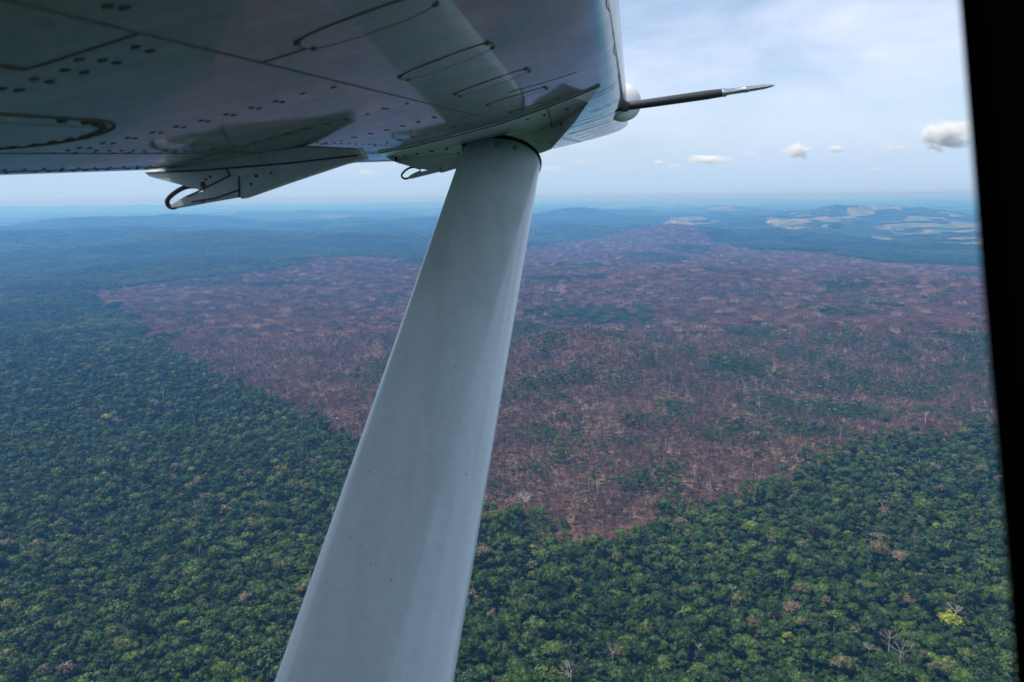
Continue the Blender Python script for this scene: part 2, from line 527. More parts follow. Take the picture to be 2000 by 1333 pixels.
def scatter(name, coll, xy, idx, scl, tint, label, z_off=0.0, zscl=None):
    n = len(xy)
    z = terrain(xy[:, 0], xy[:, 1]) + z_off
    me = bpy.data.meshes.new(name)
    me.vertices.add(n)
    me.vertices.foreach_set('co', np.column_stack([xy, z]).astype(np.float32).ravel())
    a = me.attributes.new('rot', 'FLOAT_VECTOR', 'POINT')
    rot = np.zeros((n, 3), np.float32); rot[:, 2] = rng.uniform(0, 6.283, n); a.data.foreach_set('vector', rot.ravel())
    a = me.attributes.new('scl', 'FLOAT_VECTOR', 'POINT')
    s3 = np.repeat(np.asarray(scl, np.float32)[:, None], 3, 1)
    if zscl is not None: s3[:, 2] *= zscl
    a.data.foreach_set('vector', s3.astype(np.float32).ravel())
    a = me.attributes.new('idx', 'INT', 'POINT'); a.data.foreach_set('value', np.asarray(idx, np.int32))
    a = me.attributes.new('tint', 'FLOAT', 'POINT'); a.data.foreach_set('value', np.clip(tint, 0, 1).astype(np.float32))
    o = link(name, me)
    tag(o, label, None, None, 'stuff')
    ng = bpy.data.node_groups.new('scatter_' + name, 'GeometryNodeTree')
    ng.interface.new_socket('Geometry', in_out='INPUT', socket_type='NodeSocketGeometry')
    ng.interface.new_socket('Geometry', in_out='OUTPUT', socket_type='NodeSocketGeometry')
    N, L = ng.nodes, ng.links
    gi, go = N.new('NodeGroupInput'), N.new('NodeGroupOutput')
    ip = N.new('GeometryNodeInstanceOnPoints'); ci = N.new('GeometryNodeCollectionInfo')
    ci.inputs['Collection'].default_value = coll
    ci.inputs['Separate Children'].default_value = True
    ci.inputs['Reset Children'].default_value = True
    ip.inputs['Pick Instance'].default_value = True
    def attr(nm, t):
        q = N.new('GeometryNodeInputNamedAttribute'); q.data_type = t; q.inputs['Name'].default_value = nm
        return [s for s in q.outputs if s.enabled][0]
    L.new(gi.outputs[0], ip.inputs['Points']); L.new(ci.outputs[0], ip.inputs['Instance'])
    L.new(attr('idx', 'INT'), ip.inputs['Instance Index'])
    L.new(attr('rot', 'FLOAT_VECTOR'), ip.inputs['Rotation'])
    L.new(attr('scl', 'FLOAT_VECTOR'), ip.inputs['Scale'])
    L.new(ip.outputs[0], go.inputs[0])
    md = o.modifiers.new('scatter', 'NODES'); md.node_group = ng
    return o


def jgrid(r0, r1, half_deg, step, jit=.45):
    y1 = r1; x1 = r1 * math.sin(R(half_deg))
    xs = np.arange(-x1, x1, step); ys = np.arange(0, y1, step)
    X, Y = np.meshgrid(xs, ys); X = X.ravel(); Y = Y.ravel()
    X = X + rng.uniform(-jit, jit, len(X)) * step; Y = Y + rng.uniform(-jit, jit, len(Y)) * step
    rr = np.hypot(X, Y); an = np.abs(np.degrees(np.arctan2(X, Y)))
    k = (rr > r0) & (rr < r1) & (an < half_deg)
    return X[k], Y[k]


def leaf_tint(x, y, n, far=False):
    t = .16 + .40 * vnoise(x, y, 240, 71, 3) + rng.normal(0, .20, n)
    t = t + .35 * (vnoise(x, y, 38, 271, 3, .6) - .5)
    if far: t = t + 1.1 * (vnoise(x, y, 480, 171, 4, .7) - .5)
    t = np.clip(t, 0, .76)
    u = rng.random(n)
    sp = .93 if not far else .985
    t = np.where(u > sp, rng.uniform(.76, .89, n), t)
    t = np.where(u > 1 - (1 - sp) * .05, rng.uniform(.90, .99, n), t)
    return t


# ------------------------------------------------------------------ ground
def build_ground():
    na = 900
    ang = np.concatenate([np.linspace(-180, -46, 60, endpoint=False), np.linspace(-46, 46, na), np.linspace(46, 180, 60)[1:]])
    rad = np.concatenate([[0.5], np.geomspace(60, 420, 12, endpoint=False), np.geomspace(420, 90000, 620), np.geomspace(95000, 160000, 8)])
    A, Rr = np.meshgrid(np.radians(ang), rad)
    X = (Rr * np.sin(A)); Y = (Rr * np.cos(A))
    x, y = X.ravel(), Y.ravel()
    z = terrain(x, y)
    nr, nc = A.shape
    i = np.arange(nr - 1)[:, None] * nc + np.arange(nc - 1)[None, :]
    i = i.ravel()
    F = np.stack([i, i + nc, i + nc + 1, i + 1], 1)[:, ::-1]
    F = np.stack([i, i + 1, i + nc + 1, i + nc], 1)[:, ::-1]
    me = mesh_np('ground', np.stack([x, y, z], 1), F)
    b, g, p, rd, ch = zones(x, y)
    n = len(x)
    far = np.hypot(x, y)
    for nm, v in (('burn', b), ('green', g), ('pasture', p), ('red', rd), ('char', ch)):
        a = me.attributes.new(nm, 'FLOAT', 'POINT'); a.data.foreach_set('value', v.astype(np.float32))
    m, nt, bs = new_mat('land')
    P = nt.nodes.new('ShaderNodeNewGeometry').outputs['Position']
    def at(nm):
        q = nt.nodes.new('ShaderNodeAttribute'); q.attribute_name = nm; return q.outputs['Fac']
    n1 = noise(nt, .012, 6, P, .6); n2 = noise(nt, .08, 5, P, .65); n3 = noise(nt, .0006, 6, P, .6); n4 = noise(nt, .35, 3, P, .6)
    forest = ramp(nt, n2, [(.3, (.010, .022, .009)), (.55, (.022, .048, .016)), (.75, (.040, .070, .024))])
    soil = ramp(nt, n2, [(.40, (.028, .021, .020)), (.51, (.10, .064, .054)), (.62, (.22, .14, .11)), (.76, (.45, .32, .25))])
    soil = mixc(nt, ramp(nt, n4, [(.40, (0, 0, 0)), (.62, (.75, .75, .75))]), soil, (.04, .028, .028), 'MIX')
    redsoil = ramp(nt, n2, [(.40, (.030, .019, .016)), (.55, (.13, .074, .052)), (.72, (.32, .20, .14))])
    soil = mixc(nt, at('red'), soil, redsoil)
    mot = ramp(nt, noise(nt, .007, 6, P, .65), [(.38, (.7, .7, .7)), (.52, (0, 0, 0))])
    soil = mixc(nt, mot, soil, (.04, .027, .024))
    charc = math_n(nt, 'MULTIPLY', at('char'), .85)
    soil = mixc(nt, charc, soil, (.022, .019, .022))
    n5 = noise(nt, .0045, 7, P, .7)
    past = ramp(nt, n5, [(.36, (.05, .085, .03)), (.46, (.08, .11, .04)), (.57, (.19, .155, .05)), (.70, (.34, .19, .09))])
    patchy = ramp(nt, n3, [(.58, (0, 0, 0)), (.66, (1, 1, 1))])
    c = mixc(nt, at('burn'), forest, soil)
    c = mixc(nt, at('pasture'), c, past)
    # far plains with scattered clearings
    d = nt.nodes.new('ShaderNodeVectorMath'); d.operation = 'LENGTH'; nt.links.new(P, d.inputs[0])
    fr = nt.nodes.new('ShaderNodeMapRange'); fr.inputs['From Min'].default_value = 14500; fr.inputs['From Max'].default_value = 19000
    nt.links.new(d.outputs['Value'], fr.inputs['Value'])
    c = mixc(nt, math_n(nt, 'MULTIPLY', fr.outputs[0], patchy), c, (.16, .14, .08))
    nt.links.new(c, bs.inputs['Base Color'])
    bs.inputs['Roughness'].default_value = .95
    bs.inputs['Specular IOR Level'].default_value = .1
    bp = nt.nodes.new('ShaderNodeBump'); bp.inputs['Strength'].default_value = .9; bp.inputs['Distance'].default_value = 9
    nt.links.new(n2, bp.inputs['Height']); nt.links.new(bp.outputs[0], bs.inputs['Normal'])
    o = link('ground', me, [m], smooth_=True)
    tag(o, kind='structure')
    return o


build_ground()

# ------------------------------------------------------------------ individual trees
FOREST_TAKEN = []       # (x, y, radius) kept free of the canopy stuff


def bare_tree_mesh(seed, h, wid, depth=3, th=.45, flat=False):
    depth += 1; th *= .6
    g = np.random.default_rng(seed); c = Acc()
    for k in range(6):
        t = k * 1.05 + g.uniform(-.3, .3)
        up = .35 if flat else .8
        branches(c, g, np.array([0, 0, h * g.uniform(.66, .74)]), np.array([math.cos(t), math.sin(t), up]), wid * .24, th * .5, depth, up=.12, spread=.42)
    tr = Acc()
    tr.tube((0, 0, -2), (0, 0, 2), th * 1.9, th * 1.1, sides=8); tr.tube((0, 0, 2), (0, 0, h * .74), th * 1.1, th * .75, sides=8)
    return c.mesh('bare_crown'), tr.mesh('bare_trunk')


def place_tree(px, py, kind, wpx, tint, label, group=None, seed=0, crown_z=20.0, zs=1.0):
    """tree whose crown centre stands where the photo shows it; wpx = crown width there"""
    g0 = ground(px, py, crown_z)
    zt = float(terrain(np.array([g0[0]]), np.array([g0[1]]))[0])
    for _ in range(6):
        g0 = ground(px, py, zt + crown_z)
        zt = float(terrain(np.array([g0[0]]), np.array([g0[1]]))[0])
    dist = np.linalg.norm(g0 - CAM)
    w = wpx * dist / FPX * .98
    return make_tree(g0[0], g0[1], zt, kind, w, tint, label, group, seed, crown_z, zs)


BARE = {}
TRUNK = {}


def make_tree(x, y, zt, kind, w, tint, label, group=None, seed=0, crown_z=20.0, zs=1.0):
    nm = {'leaf': 'rainforest_tree', 'bare': 'bare_tree', 'flatbare': 'bare_tree', 'pole': 'bare_tree'}[kind]
    e = bpy.data.objects.new(nm, None); sc.collection.objects.link(e)
    e.location = (x, y, zt); e.rotation_euler = (0, 0, (seed * 1.37) % 6.28)
    tag(e, label, 'bare tree' if kind != 'leaf' else 'tree', group)
    if kind == 'leaf':
        me, rad, hh = CROWN_ME[seed % len(CROWN_ME)]
        s = w / (2 * rad * .88)
        c = link('crown', me, (), e)
        ch = 16 + hh * .55
        c.scale = (s, s, s * zs); c.location = (0, 0, crown_z - ch * s * zs)
        c['tint'] = float(tint)
        k = seed % 4
        if k not in TRUNK:
            TRUNK[k] = trunk_mesh('trunk', 20, .45, np.random.default_rng(k), 5, 6); TRUNK[k].materials.append(M_BARK)
        t = link('trunk', TRUNK[k], (), e); t.scale = (s, s, crown_z / 20.0)
    else:
        key = (kind, seed % 5)
        if key not in BARE:
            if kind == 'bare': BARE[key] = bare_tree_mesh(900 + seed % 5, 22, 14, 3, .5)
            elif kind == 'flatbare': BARE[key] = bare_tree_mesh(930 + seed % 5, 22, 15, 3, .5, True)
            else: BARE[key] = bare_tree_mesh(960 + seed % 5, 26, 7, 2, .42)
            for q in BARE[key]: q.materials.append(M_PALE)
        wid = {'bare': 15, 'flatbare': 17, 'pole': 8}[kind]
        s = w / wid
        top = {'bare': 20, 'flatbare': 18, 'pole': 22}[kind]
        c = link('branches', BARE[key][0], (), e); c.scale = (s, s, s); c.location = (0, 0, crown_z - top * s); c['tint'] = float(tint)
        t = link('trunk', BARE[key][1], (), e); t.scale = (s, s, max(.3, (crown_z - top * s * .28) / (top * .8))); t['tint'] = float(tint)
    FOREST_TAKEN.append((x, y, w * .42))
    return e


DIST = [
    (1023, 966, 'bare', 34, .95, 'white leafless tree with spreading crown alone on the burnt slope right of the strut', 20),
    (1115, 1308, 'bare', 50, .85, 'large pale bare crown at the bottom edge right of the strut', 22),
    (1197, 1264, 'bare', 40, .6, 'greyish beige bare crown up and right of the large pale one at the bottom edge', 22),
    (980, 1264, 'bare', 32, .45, 'dull beige bare crown closest to the strut near the bottom edge', 20),
    (1545, 1183, 'leaf', 34, .86, 'tan brown domed crown in the middle of the lower right forest', 21),
    (1430, 1146, 'bare', 18, .8, 'small pale bare crown left of the tan brown domed crown', 20),
    (1496, 1120, 'pole', 13, .9, 'thin white bare treetop above the small pale bare crown', 20),
    (1547, 1080, 'bare', 17, .95, 'white forked dead tree, left one of the close pair in the right forest', 21),
    (1571, 1078, 'pole', 14, .95, 'white upright dead tree, right one of the close pair in the right forest', 21),
    (1778, 1166, 'leaf', 27, .875, 'grey brown thinly leaved round crown left of the pinkish beige one', 21),
    (1867, 1184, 'bare', 36, .7, 'pinkish beige bare crown just above the bright yellow tree', 21),
    (1857, 1207, 'leaf', 36, .975, 'bright yellow green sprawling crown at the right side of the forest', 21),
    (1760, 1268, 'flatbare', 48, .25, 'wide grey bare crown with tangled twigs at the lower right', 19),
    (1738, 1240, 'flatbare', 36, .55, 'wide beige bare crown directly above the tangled grey one', 21),
    (1698, 1262, 'bare', 24, .85, 'pale branching bare tree left of the tangled grey crown', 20),
    (1716, 1047, 'leaf', 30, .872, 'reddish brown round crown in the upper right forest', 21),
    (1293, 1106, 'bare', 22, .6, 'pale fan shaped bare crown right of the strut below the burn tip', 20),
    (1365, 1256, 'pole', 18, .75, 'tall thin bare tree with long pale trunk near the bottom', 22),
    (1300, 1243, 'pole', 9, .85, 'very thin pale stem standing above the canopy near the bottom', 22),
    (1674, 1135, 'bare', 18, .85, 'white fan shaped bare crown between the brown and pinkish beige crowns', 20),
    (1652, 1150, 'pole', 12, .7, 'pale narrow bare tree just left of the white fan shaped crown', 20),
    (1788, 1048, 'bare', 18, .4, 'dull grey bare crown right of the reddish brown round crown', 20),
    (1475, 1060, 'bare', 18, .5, 'grey bare crown left of the white dead pair', 20),
    (1355, 1060, 'bare', 16, .55, 'grey bare crown just below the burn edge at centre right', 20),
    (1465, 1087, 'leaf', 22, .95, 'bright yellow green crown below the grey bare crown', 21),
    (1535, 1240, 'leaf', 24, .945, 'bright green dome above the lower right canopy', 21),
    (1845, 1295, 'leaf', 40, .74, 'big mid green crown in the bottom right corner', 21),
    (1040, 1068, 'leaf', 16, .96, 'small lime green crown at the lowest tip of the burn', 20),
    (1830, 1025, 'leaf', 14, .96, 'small lime crown near the right edge of the forest', 20),
    (1330, 1015, 'leaf', 26, .83, 'olive crown on the burn edge at centre right', 20),
    (1712, 894, 'leaf', 14, .96, 'small lime crown beside the right end of the burn edge', 20),
    (1565, 940, 'bare', 13, .55, 'little grey bare crown at the burn edge on the right', 20),
    (1740, 882, 'flatbare', 22, .5, 'flat pinkish grey bare crown above the right forest edge', 19),
    (1809, 806, 'bare', 15, .95, 'pale round bare tree in the burnt land at far right', 18),
    (1820, 910, 'leaf', 28, .868, 'greyish brown flat crown at the upper right of the forest', 20),
    (1965, 1140, 'leaf', 16, .78, 'olive crown beside the window post at right', 20),
    (255, 1196, 'leaf', 32, .83, 'olive brown domed crown in the lower left forest', 21),
    (358, 1218, 'leaf', 22, .945, 'bright green crown right of the olive brown dome', 21),
    (373, 915, 'leaf', 11, 1.0, 'small yellow crown in the middle of the left forest', 21),
    (380, 985, 'bare', 28, .3, 'dull grey bare crown below the small yellow crown', 20),
    (440, 992, 'leaf', 22, .87, 'brownish crown right of the dull grey bare crown', 20),
    (530, 935, 'leaf', 18, .93, 'yellowish green crown near the strut in the left forest', 20),
    (228, 816, 'bare', 17, .85, 'small whitish bare crown high in the hazy left forest', 19),
    (225, 1225, 'leaf', 16, .875, 'small beige crown below and left of the olive brown dome', 20),
    (70, 1060, 'leaf', 26, .84, 'olive crown near the left edge of the forest', 20),
    (480, 1165, 'leaf', 26, .87, 'tan crown left of the strut in the lower forest', 20),
    (600, 1010, 'leaf', 20, .80, 'pale olive crown beside the strut in the left forest', 20),
    (130, 1300, 'leaf', 26, .86, 'brown tinged crown in the bottom left corner', 20),
]
for i, (px, py, kd, wp, tn, lb, cz) in enumerate(DIST):
    place_tree(px, py, kd, wp, tn, lb, None, i, cz + 3.0)

# the largest of the countless green crowns, copied one by one
gcount = 0
gr = random.Random(5)
KINDS = [('dark green', .12, .30), ('mid green', .38, .50), ('fresh green', .60, .70)]
placed = []
tries = 0
while gcount < 250 and tries < 6000:
    tries += 1
    px = gr.uniform(-10, 1970); py = gr.uniform(960, 1345) ** 1.0
    if py < 1010 and px > 900 and px < 1350: continue
    strut_l = 902 - .349 * (py - 325) - 14; strut_r = 1056 - .1704 * (py - 300) + 14
    if strut_l < px < strut_r: continue
    gx, gy, _ = ground(px, py, 22)
    if inpoly(np.array([gx]), np.array([gy]), BURN)[0]: continue
    d = math.hypot(gx, math.hypot(gy, H))
    w = gr.uniform(15, 23)
    if any((gx - a) ** 2 + (gy - b) ** 2 < ((w + c) * .46) ** 2 for a, b, c in placed): continue
    if any((gx - a) ** 2 + (gy - b) ** 2 < (w * .45 + c) ** 2 for a, b, c in FOREST_TAKEN[:len(DIST)]): continue
    placed.append((gx, gy, w))
    kn, t0, t1 = gr.choice(KINDS)
    left = px < strut_l
    side = 'left of the strut' if left else 'right of the strut'
    zt = float(terrain(np.array([gx]), np.array([gy]))[0])
    make_tree(gx, gy, zt, 'leaf', w, gr.uniform(t0, t1), '%s tall crown standing out of the near canopy %s' % (kn, side),
              '%s crowns %s' % (kn, side), gr.randrange(1000), gr.uniform(21, 25), gr.uniform(.75, 1.05))
    gcount += 1

# ------------------------------------------------------------------ the forest (stuff)
NEAR = 2600.0; MID = 8000.0; FAR = 17500.0
TK = np.array(FOREST_TAKEN)


def free(x, y):
    k = np.ones(len(x), bool)
    for a, b, c in TK: k &= (x - a) ** 2 + (y - b) ** 2 > c * c
    return k


x, y = jgrid(430, NEAR, 41, 6.5, .6)
b, g, p, rd, ch = zones(x, y)
grn = vnoise(x, y, 45, 77, 3)
inb = b > .5
gn2 = vnoise(x, y, 85, 19, 4, .6)
keep = (~inb) | (gn2 + .14 * g > .62 + .22 * rng.random(len(x))) | (rng.random(len(x)) < .015 + .09 * g)
keep &= (p < .5) & free(x, y) 
xk, yk = x[keep], y[keep]; ib = inb[keep]
n = len(xk)
w = np.array([.35, .5, .3, .6, .4, .4, .2, .7, .6, .35, .02, .03]); w /= w.sum()
idx = rng.choice(12, n, p=w)
scl = np.clip(rng.lognormal(-.44, .38, n), .30, 1.6) * np.where(ib, .72, 1.0)
scatter('canopy', src, np.column_stack([xk, yk]), idx, scl, leaf_tint(xk, yk, n) + np.where(ib, .05, 0),
        'dense green rainforest canopy around and below the burnt clearing', 0.0, rng.uniform(.85, 1.45, n))
print('near canopy', n)

x, y = jgrid(NEAR - 10, MID, 41, 30.0)
b, g, p, rd, ch = zones(x, y)
keep = ((b < .5) | ((g > .25) & (rng.random(len(x)) < .5))) & (p < .5)
xk, yk = x[keep], y[keep]; n = len(xk)
scatter('distant_canopy', src_far, np.column_stack([xk, yk]), rng.integers(0, 8, n), rng.uniform(.85, 1.2, n) * np.where(b[keep] > .5, .7, 1), leaf_tint(xk, yk, n, True),
        'hazy blue green forest stretching beyond the burnt clearing', -1.0)
print('mid canopy', n)
x, y = jgrid(MID - 40, FAR, 41, 85.0)
b, g, p, rd, ch = zones(x, y)
clear = vnoise(x, y, 1300, 123, 4)
keep = (b < .5) & (p < .5) & ~((clear > .62) & (np.hypot(x, y) > 9500) & (x > -3000))
xk, yk = x[keep], y[keep]; n = len(xk)
scatter('far_hill_forest', src_vfar, np.column_stack([xk, yk]), rng.integers(0, 6, n), rng.uniform(.9, 1.25, n), leaf_tint(xk, yk, n, True),
        'pale blue wooded hills fading into the haze near the horizon', -3.0)
print('far canopy', n)

# ------------------------------------------------------------------ burnt stand (stuff)
x, y = jgrid(800, NEAR, 41, 7.0, .5)
b, g, p, rd, ch = zones(x, y)
dens = vnoise(x, y, 70, 33, 3)
keep = (b > .5) & (rng.random(len(x)) < np.clip(.35 + 1.1 * dens - .6 * ch, .15, 1))
x, y, rd, g, dens = x[keep], y[keep], rd[keep], g[keep], dens[keep]
n = len(x)
u = rng.random(n)
idx = rng.integers(0, 8, n)
idx = np.where(u < .30 + .30 * rd, 8 + rng.integers(0, 4, n), idx)
idx = np.where(u > .985, 12 + rng.integers(0, 3, n), idx)
gn = vnoise(x, y, 85, 19, 4, .6)
east = smooth(-200, 700, x) * smooth(1500, 1900, y)
pg = np.clip(.04 + .26 * g + .38 * smooth(.50, .70, gn + .16 * g + .06 * east) + .18 * east, 0, .75)
idx = np.where((rng.random(n) < pg), 15 + rng.integers(0, 3, n), idx)
tn = .12 + .66 * vnoise(x, y, 100, 63, 4, .7) + rng.normal(0, .28, n)
tn = np.where(idx >= 15, np.clip(.35 + rng.normal(0, .14, n), 0, .74), np.clip(tn, 0, 1))
scatter('burnt_trees', src_dead, np.column_stack([x, y]), idx, rng.uniform(.7, 1.2, n), tn, 'reddish brown scorched stems and brush covering the burnt clearing')
print('burn', n)
x, y = jgrid(NEAR - 10, 10500, 41, 24.0, .5)
b, g, p, rd, ch = zones(x, y)
keep = (b > .5)
x, y, rd, g = x[keep], y[keep], rd[keep], g[keep]; n = len(x)
idx = rng.integers(0, 6, n); u = rng.random(n)
idx = np.where(u < .28 + .2 * rd, 6 + rng.integers(0, 3, n), idx)
gn = vnoise(x, y, 140, 19, 4, .6)
idx = np.where(rng.random(n) < .06 + .35 * g + .5 * smooth(.56, .66, gn + .12 * g), 9 + rng.integers(0, 2, n), idx)
tn = .29 + .42 * vnoise(x, y, 160, 63, 4, .7) + rng.normal(0, .24, n)
tn = np.where(idx >= 9, .4, np.clip(tn, 0, 1))
scatter('distant_burnt_trees', src_dead_far, np.column_stack([x, y]), idx, rng.uniform(.8, 1.2, n), tn, 'purplish brown scorched forest in the far part of the clearing')
print('burn far', n)

# ------------------------------------------------------------------ dirt tracks on the far pasture
m, nt, bs = new_mat('dirt')
nt.links.new(ramp(nt, noise(nt, .02, 4, coord(nt)), [(.3, (.30, .16, .10)), (.7, (.42, .26, .17))]), bs.inputs['Base Color'])
bs.inputs['Roughness'].default_value = .95
M_DIRT = m


def track(pts, width):
    P = np.array([ground(a, b) for a, b in pts])
    q = []
    for i in range(len(P) - 1):
        for t in np.linspace(0, 1, 14, endpoint=False): q.append(P[i] * (1 - t) + P[i + 1] * t)
    q.append(P[-1]); q = np.array(q)
    q[:, 0] += (vnoise(q[:, 0], q[:, 1], 300, 5, 2) - .5) * 120
    d = np.gradient(q, axis=0); d /= np.linalg.norm(d[:, :2], axis=1)[:, None]
    nrm = np.stack([-d[:, 1], d[:, 0]], 1)
    V = []
    for s in (-1, 1):
        e = q[:, :2] + nrm * width / 2 * s
        V.append(np.column_stack([e, terrain(e[:, 0], e[:, 1]) + 2.5]))
    n = len(q); i = np.arange(n - 1)
    F = np.stack([i, i + 1, n + i + 1, n + i], 1)
    o = link('dirt_track', mesh_np('dirt_track', np.concatenate(V), F), [M_DIRT])
    tag(o, kind='structure')


track([(1478, 445), (1495, 438), (1530, 432), (1570, 428), (1610, 420), (1650, 413)], 42)
track([(1300, 450), (1318, 440), (1312, 434)], 30)
track([(1480, 450), (1530, 447), (1560, 449)], 34)

# ------------------------------------------------------------------ the aircraft
TILT = R(15)
S = ray(1233.0, 300.0); S = S / np.linalg.norm(S)
Fv = math.cos(TILT) * CR + math.sin(TILT) * CU
Fv = Fv - S * (Fv @ S); Fv /= np.linalg.norm(Fv)
Uv = np.cross(Fv, S)
ORG = CAM + S * 1.0 + Uv * .3


def W(f, h, s): return CAM + f * Fv + h * Uv + s * S - ORG


def fh(px, py):
    r = ray(px, py); return (r @ Fv) / (r @ S), (r @ Uv) / (r @ S)


def at_s(px, py, s):
    a, b = fh(px, py); return (a * s, b * s)


plane = bpy.data.objects.new('light_aircraft', None); sc.collection.objects.link(plane)
plane.location = ORG
tag(plane, 'white high wing light aircraft seen from its cabin window, wing and strut above the forest', 'aircraft')


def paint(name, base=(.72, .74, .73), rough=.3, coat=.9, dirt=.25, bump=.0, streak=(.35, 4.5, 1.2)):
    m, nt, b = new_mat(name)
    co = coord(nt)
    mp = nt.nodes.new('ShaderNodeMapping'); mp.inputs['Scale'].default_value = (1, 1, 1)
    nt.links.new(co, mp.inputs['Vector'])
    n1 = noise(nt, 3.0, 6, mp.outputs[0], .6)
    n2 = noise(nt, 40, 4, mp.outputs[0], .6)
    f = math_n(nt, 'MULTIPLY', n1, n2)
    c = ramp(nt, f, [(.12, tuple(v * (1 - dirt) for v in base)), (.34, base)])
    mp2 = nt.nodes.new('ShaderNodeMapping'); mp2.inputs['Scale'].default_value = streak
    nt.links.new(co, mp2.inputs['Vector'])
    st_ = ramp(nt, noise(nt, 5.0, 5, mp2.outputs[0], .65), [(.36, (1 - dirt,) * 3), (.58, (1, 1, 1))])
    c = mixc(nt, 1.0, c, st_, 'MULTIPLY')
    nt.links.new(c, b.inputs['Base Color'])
    rg = nt.nodes.new('ShaderNodeMapRange'); rg.inputs['From Min'].default_value = .3; rg.inputs['From Max'].default_value = .7
    rg.inputs['To Min'].default_value = rough * .8; rg.inputs['To Max'].default_value = min(1, rough * 1.7)
    nt.links.new(n1, rg.inputs['Value']); nt.links.new(rg.outputs[0], b.inputs['Roughness'])
    b.inputs['Coat Weight'].default_value = coat
    b.inputs['Coat Roughness'].default_value = .06
    if bump:
        bp = nt.nodes.new('ShaderNodeBump'); bp.inputs['Strength'].default_value = bump; bp.inputs['Distance'].default_value = .02
        nt.links.new(noise(nt, 2.2, 3, co), bp.inputs['Height']); nt.links.new(bp.outputs[0], b.inputs['Normal'])
        nt.links.new(bp.outputs[0], b.inputs['Coat Normal'])
    return m


def plain(name, col, rough=.5, metal=0.0, spec=.5):
    m, nt, b = new_mat(name)
    n1 = noise(nt, 30, 4, coord(nt))
    c = ramp(nt, n1, [(.3, tuple(v * .75 for v in col)), (.7, tuple(min(1, v * 1.15) for v in col))])
    nt.links.new(c, b.inputs['Base Color'])
    b.inputs['Roughness'].default_value = rough; b.inputs['Metallic'].default_value = metal
    b.inputs['Specular IOR Level'].default_value = spec
    return m


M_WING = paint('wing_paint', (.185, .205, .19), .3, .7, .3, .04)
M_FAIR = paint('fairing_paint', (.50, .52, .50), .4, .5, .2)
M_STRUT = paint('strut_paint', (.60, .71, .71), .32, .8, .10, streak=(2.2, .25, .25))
M_GRIME = plain('grime', (.07, .062, .052), .6)
M_SEAM = plain('seam_grime', (.16, .13, .10), .7)
M_RUB = plain('black_rubber', (.012, .012, .013), .5)
M_MET = plain('pitot_metal', (.75, .74, .72), .22, 1.0)
M_BLK = plain('black_sleeve', (.03, .032, .035), .35)
M_TRIM = plain('window_trim', (.003, .003, .0035), .9, 0, 0)
M_WHITE = paint('white_gelcoat', (.82, .82, .80), .3, .8, .05)

LOW = [(-1.40, .322), (-1.30, .310), (-1.2, .299), (-1.1, .289), (-1.0, .280), (-.9, .272), (-.8, .266), (-.7, .261), (-.6, .258), (-.5, .2565), (-.4, .256), (-.3, .2565), (-.2, .2585),
       (-.12, .2625), (-.06, .269), (-.015, .280), (.018, .296), (.040, .318), (.050, .345)]
UP = [(.044, .375), (.02, .405), (-.03, .435), (-.12, .462), (-.25, .482), (-.45, .49), (-.7, .47), (-.95, .425), (-1.2, .365), (-1.40, .328)]


def resample(P, k):
    P = np.array(P); out = []
    n = len(P)
    for i in range(n - 1):
        p0 = P[max(i - 1, 0)]; p1 = P[i]; p2 = P[i + 1]; p3 = P[min(i + 2, n - 1)]
        for t in np.linspace(0, 1, k, endpoint=False):
            out.append(.5 * ((2 * p1) + (-p0 + p2) * t + (2 * p0 - 5 * p1 + 4 * p2 - p3) * t * t + (-p0 + 3 * p1 - 3 * p2 + p3) * t ** 3))
    out.append(P[-1]); return np.array(out)


SEC = np.concatenate([resample(LOW, 3), resample(UP, 2)])
LOWA = np.array(LOW)


def hlow(f): return np.interp(f, LOWA[:, 0], LOWA[:, 1])


def loft(rings, close_ring=True, caps=True):
    """rings: list of (n,3)"""
    n = len(rings[0]); V = np.concatenate(rings); F = []
    for i in range(len(rings) - 1):
        for j in range(n if close_ring else n - 1):
            k = (j + 1) % n
            F.append((i * n + j, i * n + k, (i + 1) * n + k, (i + 1) * n + j))
    caps_f = []
    if caps: caps_f = [tuple(range(n))[::-1], tuple(range((len(rings) - 1) * n, len(rings) * n))]
    return V, F, caps_f


class PB:
    """polygon builder with material slots"""
    def __init__(s): s.V = []; s.F = []; s.M = []; s.S = []
    def add(s, V, F, m=0, sm=False):
        o = len(s.V); s.V += [tuple(map(float, v)) for v in V]
        for f in F: s.F.append(tuple(i + o for i in f)); s.M.append(m); s.S.append(sm)
    def build(s, name, mats, parent):
        me = bpy.data.meshes.new(name); me.from_pydata(s.V, [], s.F)
        for m in mats: me.materials.append(m)
        me.polygons.foreach_set('material_index', s.M); me.polygons.foreach_set('use_smooth', s.S)
        me.update()
        import bmesh
        bm = bmesh.new(); bm.from_mesh(me); bmesh.ops.recalc_face_normals(bm, faces=bm.faces); bm.to_mesh(me); bm.free()
        o = bpy.data.objects.new(name, me); sc.collection.objects.link(o); o.parent = parent
        return o


# wing skin
wg = PB()
st = list(np.linspace(-2.6, 9.0, 30)) + [9.12, 9.2, 9.24]
rings = []
for s in st:
    k = 1.0
    if s > 9.0: k = {9.12: .97, 9.2: .88, 9.24: .70}[s]
    cm = np.array([-.67, .36])
    sec = (SEC - cm) * np.array([1 - (1 - k) * .25, k]) + cm
    rings.append(np.array([W(a, b, s) for a, b in sec]))
V, Fc, cp = loft(rings)
wg.add(V, Fc, 0, True); wg.add(V, cp, 0, False)


